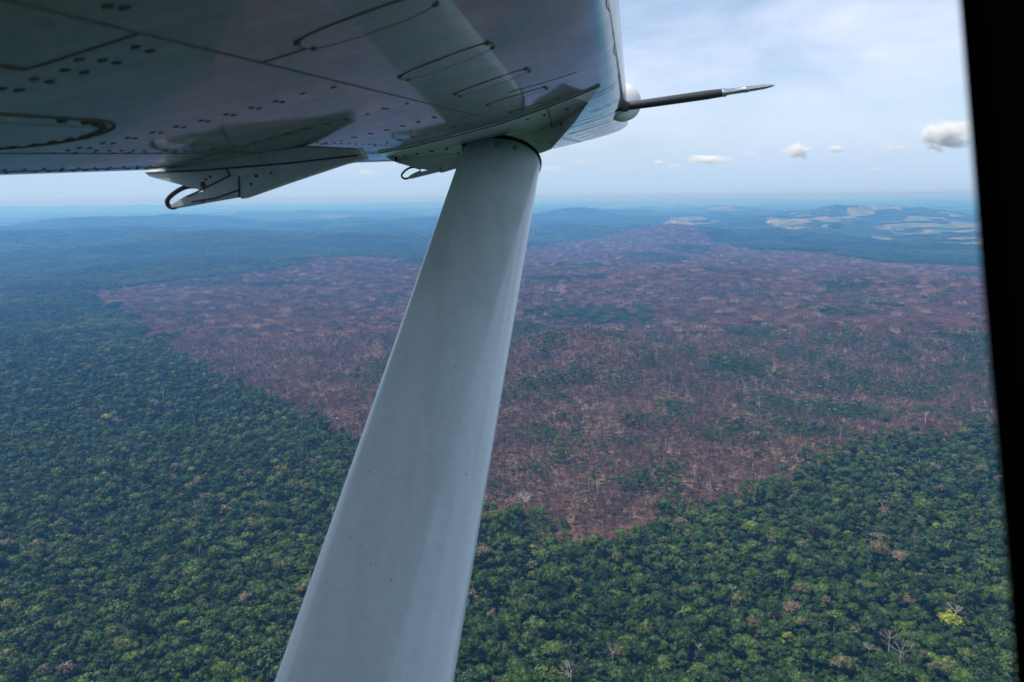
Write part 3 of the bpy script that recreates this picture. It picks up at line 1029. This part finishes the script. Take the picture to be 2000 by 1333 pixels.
def disc(pb, f, s, r, m, lift=.0016, n=8, st_=1.0):
    h = hlow(f); dh = (hlow(f + .01) - hlow(f - .01)) / .02
    top = [W(f + r * math.cos(t) * st_, h - .0003 + dh * r * math.cos(t), s + r * math.sin(t)) for t in np.arange(n) * 2 * math.pi / n]
    bot = [W(f + .7 * r * math.cos(t) * st_, h - lift + dh * .7 * r * math.cos(t), s + .7 * r * math.sin(t)) for t in np.arange(n) * 2 * math.pi / n]
    F = [(i, (i + 1) % n, n + (i + 1) % n, n + i) for i in range(n)] + [tuple(range(n, 2 * n))]
    pb.add(top + bot, F, m)


def strip(pb, pts, wdt, m, lift=.0012, close=False):
    """ribbon on the lower skin through (f, s) points"""
    P = np.array(pts, float); n = len(P)
    d = np.gradient(P, axis=0)
    if close: d = np.roll(P, -1, 0) - np.roll(P, 1, 0)
    d /= (np.linalg.norm(d, axis=1)[:, None] + 1e-9)
    nr = np.stack([-d[:, 1], d[:, 0]], 1)
    V = []
    for q, k in zip(P, nr):
        for sgn, lf in ((-1, -.001), (-.8, lift), (.8, lift), (1, -.001)):
            e = q + k * wdt / 2 * sgn; V.append(W(e[0], hlow(e[0]) - lf, e[1]))
    F = []
    for i in range(n if close else n - 1):
        j = (i + 1) % n
        for a in range(3): F.append((4 * i + a, 4 * i + a + 1, 4 * j + a + 1, 4 * j + a))
    pb.add(V, F, m)


rr = random.Random(3)
# chordwise double rivet rows at the ribs
for s0 in (1.45, 1.95, 2.45, 2.95, 3.6, 4.6, 5.4, 6.2, 7.0, 7.8, 8.6):
    for k in range(2):
        f = -1.02
        while f < -.50 + .02 * k:
            if rr.random() < .93: disc(wg, f + rr.uniform(-.002, .002), s0 + k * .028 + rr.uniform(-.002, .002), .0062 if s0 > 1 else .0075, 1)
            f += .052
# spanwise rows
for f0, s0, s1, stp in ((-1.045, 1.45, 9, .042), (-1.075, 1.45, 9, .06), (-1.36, -1, 9, .045), (-1.30, -1, 9, .06), (-.505, 3.2, 9, .05), (-.9, 2.3, 9, .07)):
    s = s0
    while s < s1:
        if rr.random() < .9: disc(wg, f0, s, .0052, 1)
        s += stp
# clusters as in the near skin
for (px, py) in [(155, 116), (200, 117), (228, 122), (127, 138), (165, 142), (68, 157), (98, 162), (264, 90), (292, 98), (5, 178), (40, 181), (210, 8), (243, 12)]:
    a, b = fh(px, py); s = .258 / b; disc(wg, a * s, s, .0068, 1, n=12)
# seams
strip(wg, [(-.475, s) for s in np.linspace(-2, 9, 60)], .0042, 2)
strip(wg, [(f, .84) for f in np.linspace(-.62, -.476, 8)], .004, 2)
strip(wg, [(-.62, s) for s in np.linspace(-1.5, .84, 12)], .010, 1)
strip(wg, [(f, 1.13) for f in np.linspace(-.475, -.40, 8)], .003, 2)
strip(wg, [(-1.08, s) for s in np.linspace(-2, 9, 60)], .004, 2)
strip(wg, [(-1.335, s) for s in np.linspace(-2, 9, 60)], .005, 1)
strip(wg, [(.022 + .004 * math.sin(7 * s) + .003 * math.sin(17 * s), s) for s in np.linspace(.5, 9, 90)], .0024, 2)
for s0 in (3.4, 3.55, 4.3, 4.42, 5.2, 5.35, 6.1, 6.2, 6.9, 7.6, 8.3, 8.9):
    ff = np.linspace(-.42 if s0 > 5 else -.16, .03, 24); strip(wg, [(f, s0 + .05 * math.sin(3 * s0) * (f + .2)) for f in ff], .006 + .002 * rr.random(), 1)
for s0 in (2.4, 4.9, 5.8, 6.6, 7.3, 8.0):
    ff = np.linspace(-.3, -.1, 12); strip(wg, [(f, s0 + .3 * (f + .2)) for f in ff], .009, 2)
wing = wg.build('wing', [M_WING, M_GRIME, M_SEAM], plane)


# oval access plates
def oval(f0, f1, s, ds, name='access_panel', dark=True, sk=0.0, only=None):
    pb = PB(); n = 40; cf, hf = (f0 + f1) / 2, (f1 - f0) / 2
    pts = []
    for i in range(n):
        t = i * 2 * math.pi / n
        a = math.copysign(abs(math.cos(t)) ** .7, math.cos(t)); b = math.copysign(abs(math.sin(t)) ** .8, math.sin(t))
        f = cf + hf * a; pts.append((f, s + ds * b + sk * a))
    V = [W(f, hlow(f) - .0002, q) for f, q in pts] + [W(cf + (f - cf) * .97, hlow(cf + (f - cf) * .97) - .0012, s + (q - s) * .97) for f, q in pts]
    V.append(W(cf, hlow(cf) - .0012, s))
    F = [(i, (i + 1) % n, n + (i + 1) % n, n + i) for i in range(n)] + [(n + i, n + (i + 1) % n, 2 * n) for i in range(n)]
    pb.add(V, F, 0, False)
    strip(pb, pts, .0018, 1, .0016, close=True)
    for i in (3, 17, 23, 37): disc(pb, pts[i][0], pts[i][1], .006, 1, .004)
    return pb.build(name, [M_WING, M_SEAM], wing)


oval(-.405, -.20, 1.10, .055, sk=-.01)
oval(-.405, -.20, 1.575, .055, sk=-.03)
oval(-.40, -.19, 2.06, .055, sk=-.03)
oval(-.40, -.20, 2.55, .055)
oval(-.40, -.20, 3.02, .05)
# large round ended plate near the trailing edge
pb = PB(); pts = []
for t in np.linspace(-90, 90, 30): pts.append((-.925 + .125 * math.sin(R(t)), 1.19 + .15 * math.cos(R(t))))
pts = [(-1.05, s) for s in np.linspace(-1, 1.15, 16)] + pts + [(-.80, s) for s in np.linspace(1.15, -1, 16)]
strip(pb, pts, .008, 1, .002)
for i in range(0, len(pts)):
    if pts[i][1] > .6 and i % 2 == 0: disc(pb, pts[i][0] + (-.014 if pts[i][0] > -.925 else .014), pts[i][1] - .01, .009, 1, .004)
c = [(-.925, s) for s in np.linspace(-1, 1.28, 20)]
strip(pb, c, .19, 0, .0015)
pb.build('fuel_panel', [M_WING, M_GRIME], wing)

# flap slot plate ends: bright strip of flap skin
# ---- flap track brackets (plates hanging under the trailing edge)
def bracket(poly, s0, th, hook, hr, rivets=(), seam=()):
    pb = PB(); n = len(poly)
    A = [at_s(px, py, s0) for px, py in poly]
    a = [W(f, h, s0) for f, h in A]; b = [W(f, h, s0 + th) for f, h in A]
    ctr = np.array(A).mean(0)
    a2 = [W(f + (ctr[0] - f) * .035, h + (ctr[1] - h) * .09, s0 - .006) for f, h in A]
    pb.add(a + b, [(i, (i + 1) % n, n + (i + 1) % n, n + i) for i in range(n)] + [tuple(range(n, 2 * n))], 0)
    pb.add(a2 + a, [(i, (i + 1) % n, n + (i + 1) % n, n + i) for i in range(n)] + [tuple(range(n))], 0)
    for px, py, r in rivets:
        f, h = at_s(px, py, s0 - .007)
        m = 8; ring = [W(f + r * math.cos(t), h + r * math.sin(t), s0 - .006) for t in np.arange(m) * 2 * math.pi / m]
        ring2 = [W(f + .6 * r * math.cos(t), h + .6 * r * math.sin(t), s0 - .010) for t in np.arange(m) * 2 * math.pi / m]
        pb.add(ring + ring2, [(i, (i + 1) % m, m + (i + 1) % m, m + i) for i in range(m)] + [tuple(range(m, 2 * m))], 1)
    for sm in seam:
        P = [at_s(px, py, s0 - .0062) for px, py in sm]
        for p, q in zip(P[:-1], P[1:]):
            v, f_ = tube_arrays(W(p[0], p[1], s0 - .0075), W(q[0], q[1], s0 - .0075), .0028, .0028, 5)
            pb.add(v, [tuple(map(int, t)) for t in f_], 1)
    o = pb.build('flap_track', [M_FAIR, M_GRIME], plane)
    hk = PB()
    P = resample([at_s(px, py, s0 + th * .5) for px, py in hook], 5)
    rings = []
    P3 = np.array([W(f, h, s0 + th * .5) for f, h in P]); d = np.gradient(P3, axis=0)
    for p, dd in zip(P3, d):
        dd = dd / np.linalg.norm(dd); u = np.cross(dd, S); u /= np.linalg.norm(u)
        rings.append(np.array([p + hr * (math.cos(t) * u + math.sin(t) * S) for t in np.arange(8) * math.pi / 4]))
    V, Fc, cp = loft(rings); hk.add(V, Fc, 0, True); hk.add(V, cp, 0)
    hk.build('hinge_loop', [M_RUB], o)
    return o


bracket([(284, 336), (288, 342), (400, 374), (362, 384), (334, 402), (336, 407), (345, 407), (470, 385), (472, 389), (560, 358), (668, 322), (712, 312), (700, 290), (600, 285), (450, 300), (350, 318)], 2.36, .045,
        [(384, 364), (362, 366), (340, 378), (327, 392), (330, 403), (341, 405), (358, 396), (378, 384)], .0075,
        [(396, 361, .010), (402, 351, .004), (396, 393, .006), (500, 344, .006), (490, 360, .005), (530, 338, .004), (410, 346, .004)],
        [[(366, 384), (380, 378), (450, 343), (440, 328)], [(375, 395), (420, 388), (466, 372)], [(468, 386), (467, 345)], [(285, 338), (400, 333), (560, 320), (700, 304)]])
bracket([(770, 314), (812, 328), (836, 333), (806, 340), (795, 349), (800, 350), (861, 335), (861, 338), (905, 325), (905, 300), (850, 300)], 3.95, .05,
        [(822, 331), (808, 327), (795, 331), (785, 341), (787, 348), (796, 349), (806, 342), (822, 335)], .0052,
        [(812, 340, .004)], [[(861, 337), (859, 325)]])


# ---- strut
def strut_pt(px, py, z):
    r = ray(px, py); return CAM + r * z      # z = depth along the view axis


def edge_l(y): return 902 - .349 * (y - 325)
def edge_r(y): return 1056 - .1704 * (y - 300)


WS = .385; WK = 1.03
p_top = strut_pt((edge_l(322) + edge_r(304)) / 2, 312, WS * FPX / 150.0)
p_bot = strut_pt((edge_l(1333) + edge_r(1333)) / 2, 1333, WS * FPX / 328.0)
D = p_bot - p_top; L0 = np.linalg.norm(D); D /= L0
CH = Fv - D * (Fv @ D); CH /= np.linalg.norm(CH)
NN = np.cross(CH, D); NN /= np.linalg.norm(NN)
if NN @ (CAM - p_top) < 0: NN = -NN
def half_t(u):           # u 0 at the nose .. 1 at the tail, share of the chord
    if u < .42: return .150 * math.sqrt(max(0.0, 1 - ((.42 - u) / .42) ** 2)) + .002
    return .150 * math.sqrt(max(0.0, 1 - ((u - .42) / .58) ** 2)) * (1 - .25 * (u - .42)) + .002


prof = []
for t in np.linspace(0, 2 * math.pi, 64, endpoint=False):
    xx = .5 * math.cos(t)
    prof.append((xx * WS * WK, half_t(.5 - xx) * WS * (1 if math.sin(t) >= 0 else -1)))
sp = PB(); rings = []
TW = R(30)
CH, NN = CH * math.cos(TW) - NN * math.sin(TW), NN * math.cos(TW) + CH * math.sin(TW)
BM = max(b for a, b in prof)


def up_arc(a, b, k=.135): return -D * k * max(0.0, b / BM) ** .7
for q in np.linspace(0.0, 1.75, 24):
    c = p_top + D * L0 * q - ORG
    rings.append(np.array([c + CH * a * 1.0 + NN * b + up_arc(a, b) * max(0, 1 - q * 3) for a, b in prof]))
V, Fc, cp = loft(rings); sp.add(V, Fc, 0, True); sp.add(V, cp, 0)
# placard screws near the top
strut = sp.build('wing_strut', [M_STRUT, M_GRIME], plane)
sc2 = PB()
def on_strut(a, q, lift=.0006):
    b = half_t(.5 - a / WS / WK) * WS
    return p_top + D * L0 * q - ORG + CH * a + NN * (b + lift) + up_arc(a, b) * max(0, 1 - q * 3)
def strut_line(pa, pb_, w=.0016, nn=40):
    for k in range(nn):
        t0, t1 = k / nn, (k + 1) / nn
        A = [pa[i] * (1 - t0) + pb_[i] * t0 for i in (0, 1)]; B = [pa[i] * (1 - t1) + pb_[i] * t1 for i in (0, 1)]
        sc2.add([on_strut(A[0] - w, A[1]), on_strut(A[0] + w, A[1]), on_strut(B[0] + w, B[1]), on_strut(B[0] - w, B[1])], [(0, 1, 2, 3)], 0)
rs = random.Random(12)
for _ in range(46):
    a = rs.uniform(-.15, .16); q_ = rs.uniform(.04, .95); l = rs.uniform(.001, .006)
    sc2.add([on_strut(a, q_), on_strut(a + rs.uniform(.0012, .003), q_ + l * .3), on_strut(a + .001, q_ + l), on_strut(a - .001, q_ + l * .6)], [(0, 1, 2, 3)], 0)
for a, q0 in ((.196, .90),):
    sc2.add([on_strut(a, q0), on_strut(a + .008, q0 + .003), on_strut(a + .007, q0 + .012), on_strut(a - .002, q0 + .010)], [(0, 1, 2, 3)], 0)
sc2.build('paint_chips', [plain('chipped_primer', (.30, .31, .30), .7)], strut)
sc_ = PB()
for i in range(3):
    for j in range(2):
        aa = (.05 - .09 * j) * 1.0; q = -.025 + .008 * i
        xx = aa / WS; u = .5 - xx
        b = half_t(u) * WS
        c = p_top + D * L0 * q - ORG + CH * aa + NN * (b)
        m = 8; r1 = [c + (CH * math.cos(t) * 1.6 + D * math.sin(t) * .7) * .008 - NN * .001 for t in np.arange(m) * 2 * math.pi / m]
        r2 = [c + (CH * math.cos(t) * 1.3 + D * math.sin(t) * .5) * .008 + NN * .002 for t in np.arange(m) * 2 * math.pi / m]
        sc_.add(r1 + r2, [(i_, (i_ + 1) % m, m + (i_ + 1) % m, m + i_) for i_ in range(m)] + [tuple(range(m, 2 * m))], 0)
sc_.build('drain_hole', [plain('rust', (.16, .09, .05), .8)], strut)
# rubber seal where the strut enters the cuff
sl = PB(); rings = []
for q, k in ((-.010, 1.03), (-.004, 1.06), (.002, 1.05), (.005, 1.01)):
    c = p_top + D * L0 * q - ORG
    rings.append(np.array([c + CH * a * (1 + (k - 1) * .6) + NN * b * (1 + (k - 1) * 2) + up_arc(a, b) for a, b in prof]))
V, Fc, cp = loft(rings, caps=False); sl.add(V, Fc, 0, True)
sl.build('rubber_seal', [M_RUB], strut)

# ---- strut cuff under the wing
cf = PB()
Apx = [(738, 299), (800, 287), (880, 267), (971, 243), (1060, 212), (1120, 189), (1172, 167)]
Bpx = [(772, 317, 3.9), (815, 330, 4.1), (860, 334, 4.3), (905, 327, 4.42), (1058, 299, 4.42), (1076, 292, 4.2), (1122, 240, 3.35)]
Apts = []
for px, py in Apx:
    a, b = fh(px, py); s = 3.0
    for _ in range(20): s = (hlow(a * s) - .004) / b
    Apts.append((a * s, hlow(a * s), s))
V = [W(f, h + .006, s) for f, h, s in Apts]
V1 = [W(f, h - .006, s + .006) for f, h, s in Apts]
V2 = []
for px, py, s in Bpx:
    f, h = at_s(px, py, s); V2.append(W(f, h, s))
V3 = []
for px, py, s in Bpx:
    f, h = at_s(px, py, s); V3.append(W(f * 1.0, hlow(f) + .01, s + .9 if f < -.3 else s + .5))
n = 7
mid = []
for (ax_, ay_), (bx_, by_, _s) in zip(Apx, Bpx):
    mx, my = ax_ * .55 + bx_ * .45, ay_ * .55 + by_ * .45
    fa, fb = fh(mx, my); s = 3.6
    for _ in range(20): s = hlow(fa * s) / fb
    s = min(s * .985, _s); mid.append(W(fa * s, fb * s, s))
allv = V + V1 + mid + V2 + V3
F = []
for k in range(4):
    for i in range(n - 1): F.append((k * n + i, k * n + i + 1, (k + 1) * n + i + 1, (k + 1) * n + i))
cf.add(allv, F, 0, False)
cuff = cf.build('strut_cuff', [paint('cuff_paint', (.85, .87, .86), .4, .5, .15), M_GRIME], plane)
cr_ = PB()


def on_cuff(i, t):     # i along 0..6, t 0..1 across the near face
    a = int(min(i, 5.999)); w = i - a
    def L(X): return np.array(X[a]) * (1 - w) + np.array(X[a + 1]) * w
    if t < .5: return L(V1) * (1 - 2 * t) + L(mid) * 2 * t
    return L(mid) * (2 - 2 * t) + L(V2) * (2 * t - 1)


def dotc(p, r):
    m = 8; to = CAM - ORG - p; to = to / np.linalg.norm(to)
    a = Fv; b = np.cross(a, to)
    r1 = [p + (a * math.cos(t) + b * math.sin(t)) * r - to * .003 for t in np.arange(m) * 2 * math.pi / m]
    r2 = [p + (a * math.cos(t) + b * math.sin(t)) * r * .7 + to * .004 for t in np.arange(m) * 2 * math.pi / m]
    cr_.add(r1 + r2, [(i_, (i_ + 1) % m, m + (i_ + 1) % m, m + i_) for i_ in range(m)] + [tuple(range(m, 2 * m))], 0)


for i in np.arange(.3, 3.3, .42):
    for t in (.35, .62, .86):
        if rr.random() < .8: dotc(on_cuff(i, t), .009)
for i, t in ((4.05, .12), (4.08, .5), (4.9, .88), (3.7, .1), (4.95, .2), (4.95, .55)): dotc(on_cuff(i, t), .008)
P = [on_cuff(4.15 + .62 * t, t) for t in np.linspace(0.02, .98, 10)]
for p, q in zip(P[:-1], P[1:]):
    v, f_ = tube_arrays(p, q, .0035, .0035, 5); cr_.add(v, [tuple(map(int, t)) for t in f_], 0)
P = [np.array(V1[i]) for i in range(n)]
for p, q in zip(P[:-1], P[1:]):
    v, f_ = tube_arrays(p, q, .0028, .0028, 5); cr_.add(v, [tuple(map(int, t)) for t in f_], 0)
cr_.build('fastener', [M_GRIME], cuff)

# ---- pitot tube and pod beyond the leading edge
SP = 5.2


def rod(pb, pts, s0, s1, m=0, seg=12):
    P = [np.array(W(*at_s(px, py, s), s)) for (px, py, r), s in zip(pts, np.linspace(s0, s1, len(pts)))]
    rings = []
    ax = P[-1] - P[0]; ax /= np.linalg.norm(ax); u = np.cross(ax, S); u /= np.linalg.norm(u); v = np.cross(ax, u)
    for p, (px, py, r) in zip(P, pts):
        rings.append(np.array([p + r * SP / FPX * (math.cos(t) * u + math.sin(t) * v) for t in np.arange(seg) * 2 * math.pi / seg]))
    V, Fc, cp = loft(rings); pb.add(V, Fc, m, True); pb.add(V, cp, m)


def lerp_px(a, b, t): return (a[0] + (b[0] - a[0]) * t, a[1] + (b[1] - a[1]) * t)


b0, b1 = (1180, 214.5), (1513, 167)
q = lambda t, r: (*lerp_px(b0, b1, t), r)
pb = PB(); rod(pb, [q(0, 7), q(.14, 7.5), q(.30, 8), q(.6, 8.2), (*lerp_px(b0, b1, .70), 7.2)], SP, SP)
pit = pb.build('pitot_tube', [M_BLK], plane)
pb = PB(); rod(pb, [q(.69, 7.4), q(.705, 8), q(.715, 7), q(.722, 5.6), q(.82, 5.2), q(.825, 5.8), q(.84, 5.8), q(.845, 5.0), q(.94, 4.2), q(.98, 2.4), q(1, 1.0)], SP, SP)
pb.build('pitot_tip', [M_MET], pit)
pb = PB(); rod(pb, [q(.10, 9.5), q(.135, 9.5), q(.14, 8)], SP, SP)
pb.build('mounting_collar', [M_GRIME], pit)
# round white pod behind
pb = PB(); SPD = 6.0
c0 = np.array(W(*at_s(1219, 200, SPD), SPD))
ax = .45 * Fv - .9 * S; ax /= np.linalg.norm(ax); u = np.cross(ax, Uv); u /= np.linalg.norm(u); v = np.cross(u, ax)
rings = []
RP = 34 * SPD / FPX
for t in np.linspace(0, 1, 12):
    a = t * math.pi / 2
    rings.append(np.array([c0 + ax * (.07 * math.sin(a)) + RP * max(math.cos(a), .02) * (math.cos(k) * u + math.sin(k) * v) for k in np.arange(36) * math.pi / 18]))
rings.insert(0, np.array([p - ax * .05 for p in rings[0]]))
V, Fc, cp = loft(rings); pb.add(V, Fc, 0, True); pb.add(V, cp, 0)
pb.build('sensor_pod', [M_WHITE], plane)

# ---- window surround
wf = PB()
depth_w = .26


def wpt(px, py, z): return CAM + ray(px, py) * z - ORG


inner = [(1874, 0), (1895, 260), (1919, 560), (1946, 860), (1972, 1160), (1984, 1333)]
inn = [(1850, -420), (1860, -200)] + inner + [(1992, 1500), (1960, 1760), (1800, 1900), (1000, 1950), (0, 1950), (-500, 1880), (-700, 1600), (-760, 1000), (-760, 200), (-700, -500), (-450, -760), (0, -820),
       (1000, -840), (1500, -800), (1780, -650)]
IN = np.array([wpt(a, b, depth_w) for a, b in inn]); ce = np.array(wpt(700, 560, depth_w))
n = len(IN)
rgs = []
for grow, dz in ((1.0, .0), (1.0, -.015), (1.012, -.03), (1.05, -.045), (1.5, -.05), (1.5, .04), (1.02, .04), (1.002, .025)):
    B = IN + ORG - CAM; c0w = ce + ORG - CAM
    rgs.append(((c0w + (B - c0w) * grow) * (1 + dz / depth_w)) + CAM - ORG)
V = np.concatenate(rgs); F = []
for i in range(len(rgs)):
    j = (i + 1) % len(rgs)
    for k in range(n): F.append((i * n + k, i * n + (k + 1) % n, j * n + (k + 1) % n, j * n + k))
wf.add(V, F, 0, False)
wo = wf.build('window_frame', [M_TRIM], plane)
wo['label'] = 'black cabin window post at the right edge of the view'

# ---- cabin side around the window (outer skin, under the wing)
IC = resample(np.array([tuple(v) for v in IN]).tolist() + [tuple(IN[0])], 4)[:-1]
fl = []
for p in IC:
    w = p + ORG - CAM
    w = w * (.36 / (w @ S)) if (w @ S) > .05 else w
    fl.append((w @ Fv, w @ Uv, .36))
fl = np.array(fl); fc = fl.mean(0)
fl[:, :2] = fc[:2] + (fl[:, :2] - fc[:2]) * 1.06
x0, x1, y0, y1 = -4.6, 1.0, -1.05, .255
outer = []
for f, h, _ in fl:
    d = np.array([f - fc[0], h - fc[1]])
    t = min([v for v in ((x1 - fc[0]) / d[0] if d[0] > 1e-6 else (x0 - fc[0]) / d[0] if d[0] < -1e-6 else 1e9,
                         (y1 - fc[1]) / d[1] if d[1] > 1e-6 else (y0 - fc[1]) / d[1] if d[1] < -1e-6 else 1e9)])
    t = max(t, 1.001)
    outer.append((fc[0] + d[0] * t, fc[1] + d[1] * t, .36))
n = len(fl)
fb_ = PB()
Vv = [W(*p) for p in fl] + [W(*p) for p in outer]
fb_.add(Vv, [(i, (i + 1) % n, n + (i + 1) % n, n + i) for i in range(n)], 0)
sk = []
for q_, (sh, ss) in enumerate(((-1.05, .36), (-1.25, .30), (-1.42, .12), (-1.5, -.3), (-1.52, -1.3))):
    sk += [W(x0, sh, ss), W(x1, sh, ss)]
fb_.add(sk, [(2 * i, 2 * i + 1, 2 * i + 3, 2 * i + 2) for i in range(4)], 0)
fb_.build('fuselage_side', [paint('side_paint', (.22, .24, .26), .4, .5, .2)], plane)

# ------------------------------------------------------------------ clouds
def cloud_mat(dens):
    m = bpy.data.materials.new('cloud'); m.use_nodes = True; nt = m.node_tree; nt.nodes.clear()
    out = nt.nodes.new('ShaderNodeOutputMaterial'); pv = nt.nodes.new('ShaderNodeVolumePrincipled')
    pv.inputs['Color'].default_value = (1, 1, 1, 1); pv.inputs['Anisotropy'].default_value = 0.1
    pv.inputs['Absorption Color'].default_value = (1, 1, 1, 1)
    co = coord(nt)                                 # unit ellipsoid in object space
    ln = nt.nodes.new('ShaderNodeVectorMath'); ln.operation = 'LENGTH'; nt.links.new(co, ln.inputs[0])
    oi = nt.nodes.new('ShaderNodeObjectInfo')
    ad = nt.nodes.new('ShaderNodeVectorMath'); ad.operation = 'ADD'
    nt.links.new(co, ad.inputs[0])
    rn = nt.nodes.new('ShaderNodeCombineXYZ'); nt.links.new(math_n(nt, 'MULTIPLY', oi.outputs['Random'], 40), rn.inputs[0]); nt.links.new(rn.outputs[0], ad.inputs[1])
    nz = noise(nt, 2.1, 6, ad.outputs[0], .6)
    v = math_n(nt, 'SUBTRACT', math_n(nt, 'MULTIPLY', nz, 2.6), math_n(nt, 'ADD', ln.outputs['Value'], .45))
    v = math_n(nt, 'MULTIPLY', math_n(nt, 'MAXIMUM', v, 0), dens)
    nt.links.new(v, pv.inputs['Density']); nt.links.new(pv.outputs[0], out.inputs['Volume'])
    return m


CM = cloud_mat(.009); CM2 = cloud_mat(.0018)
CL = [(1846, 264, 60, 30, 0, 'large bright heap cloud low in the sky beside the window post'), (1556, 296, 30, 17, 0, 'compact white puff cloud in the middle of the low row'),
      (1633, 291, 20, 10, 0, 'small oval cloud between the compact puff and the large one'), (1384, 312, 50, 9, 0, 'long flat white cloud below the end of the pitot tube'),
      (1286, 318, 14, 7, 0, 'tiny white cloud left of the long flat one'), (1740, 290, 45, 12, 1, 'faint thin cloud left of the large heap cloud'),
      (1462, 300, 18, 8, 1, 'faint wisp left of the compact puff cloud'), (1070, 330, 36, 8, 1, 'faint low cloud just right of the strut'),
      (715, 338, 34, 9, 1, 'faint low cloud left of the strut')]
rc = random.Random(4)
for _ in range(9):
    CL.append((rc.uniform(1080, 1850), rc.uniform(300, 338), rc.uniform(10, 32), rc.uniform(3, 7), 1, None))
DCL = 42000.0
sv, sf = ICO2
for px, py, hw, hh, thin, lab in CL:
    d = ray(px, py); p = CAM + d * DCL
    sx, sz = hw * DCL / FPX, hh * DCL / FPX
    me = mesh_np('cloud', sv * 1.25, sf)
    o = link('cloud', me, [CM2 if thin else CM], loc=p)
    o.scale = (sx, sx * .7, sz)
    if lab is None: tag(o, 'barely visible thin wisp of cloud in the low haze', 'cloud', 'barely visible wisps')
    else: tag(o, lab, 'cloud', 'small clouds above the horizon')

# ------------------------------------------------------------------ haze
m = bpy.data.materials.new('haze'); m.use_nodes = True; nt = m.node_tree; nt.nodes.clear()
out = nt.nodes.new('ShaderNodeOutputMaterial'); pv = nt.nodes.new('ShaderNodeVolumePrincipled')
pv.inputs['Color'].default_value = (.135, .44, 1.0, 1)
pv.inputs['Absorption Color'].default_value = (.82, .70, 1, 1)
pv.inputs['Density'].default_value = 9.4e-5
pv.inputs['Anisotropy'].default_value = 0.25
nt.links.new(pv.outputs[0], out.inputs['Volume'])
HB = 161000.0; zb, zt_ = -120.0, 520.0
v = np.array([(x, y, z) for z in (zb, zt_) for y in (-HB, HB) for x in (-HB, HB)], float)
f = np.array([(0, 2, 3, 1), (4, 5, 7, 6), (0, 1, 5, 4), (2, 6, 7, 3), (0, 4, 6, 2), (1, 3, 7, 5)])
o = link('haze', mesh_np('haze', v, f), [m])
tag(o, kind='stuff')
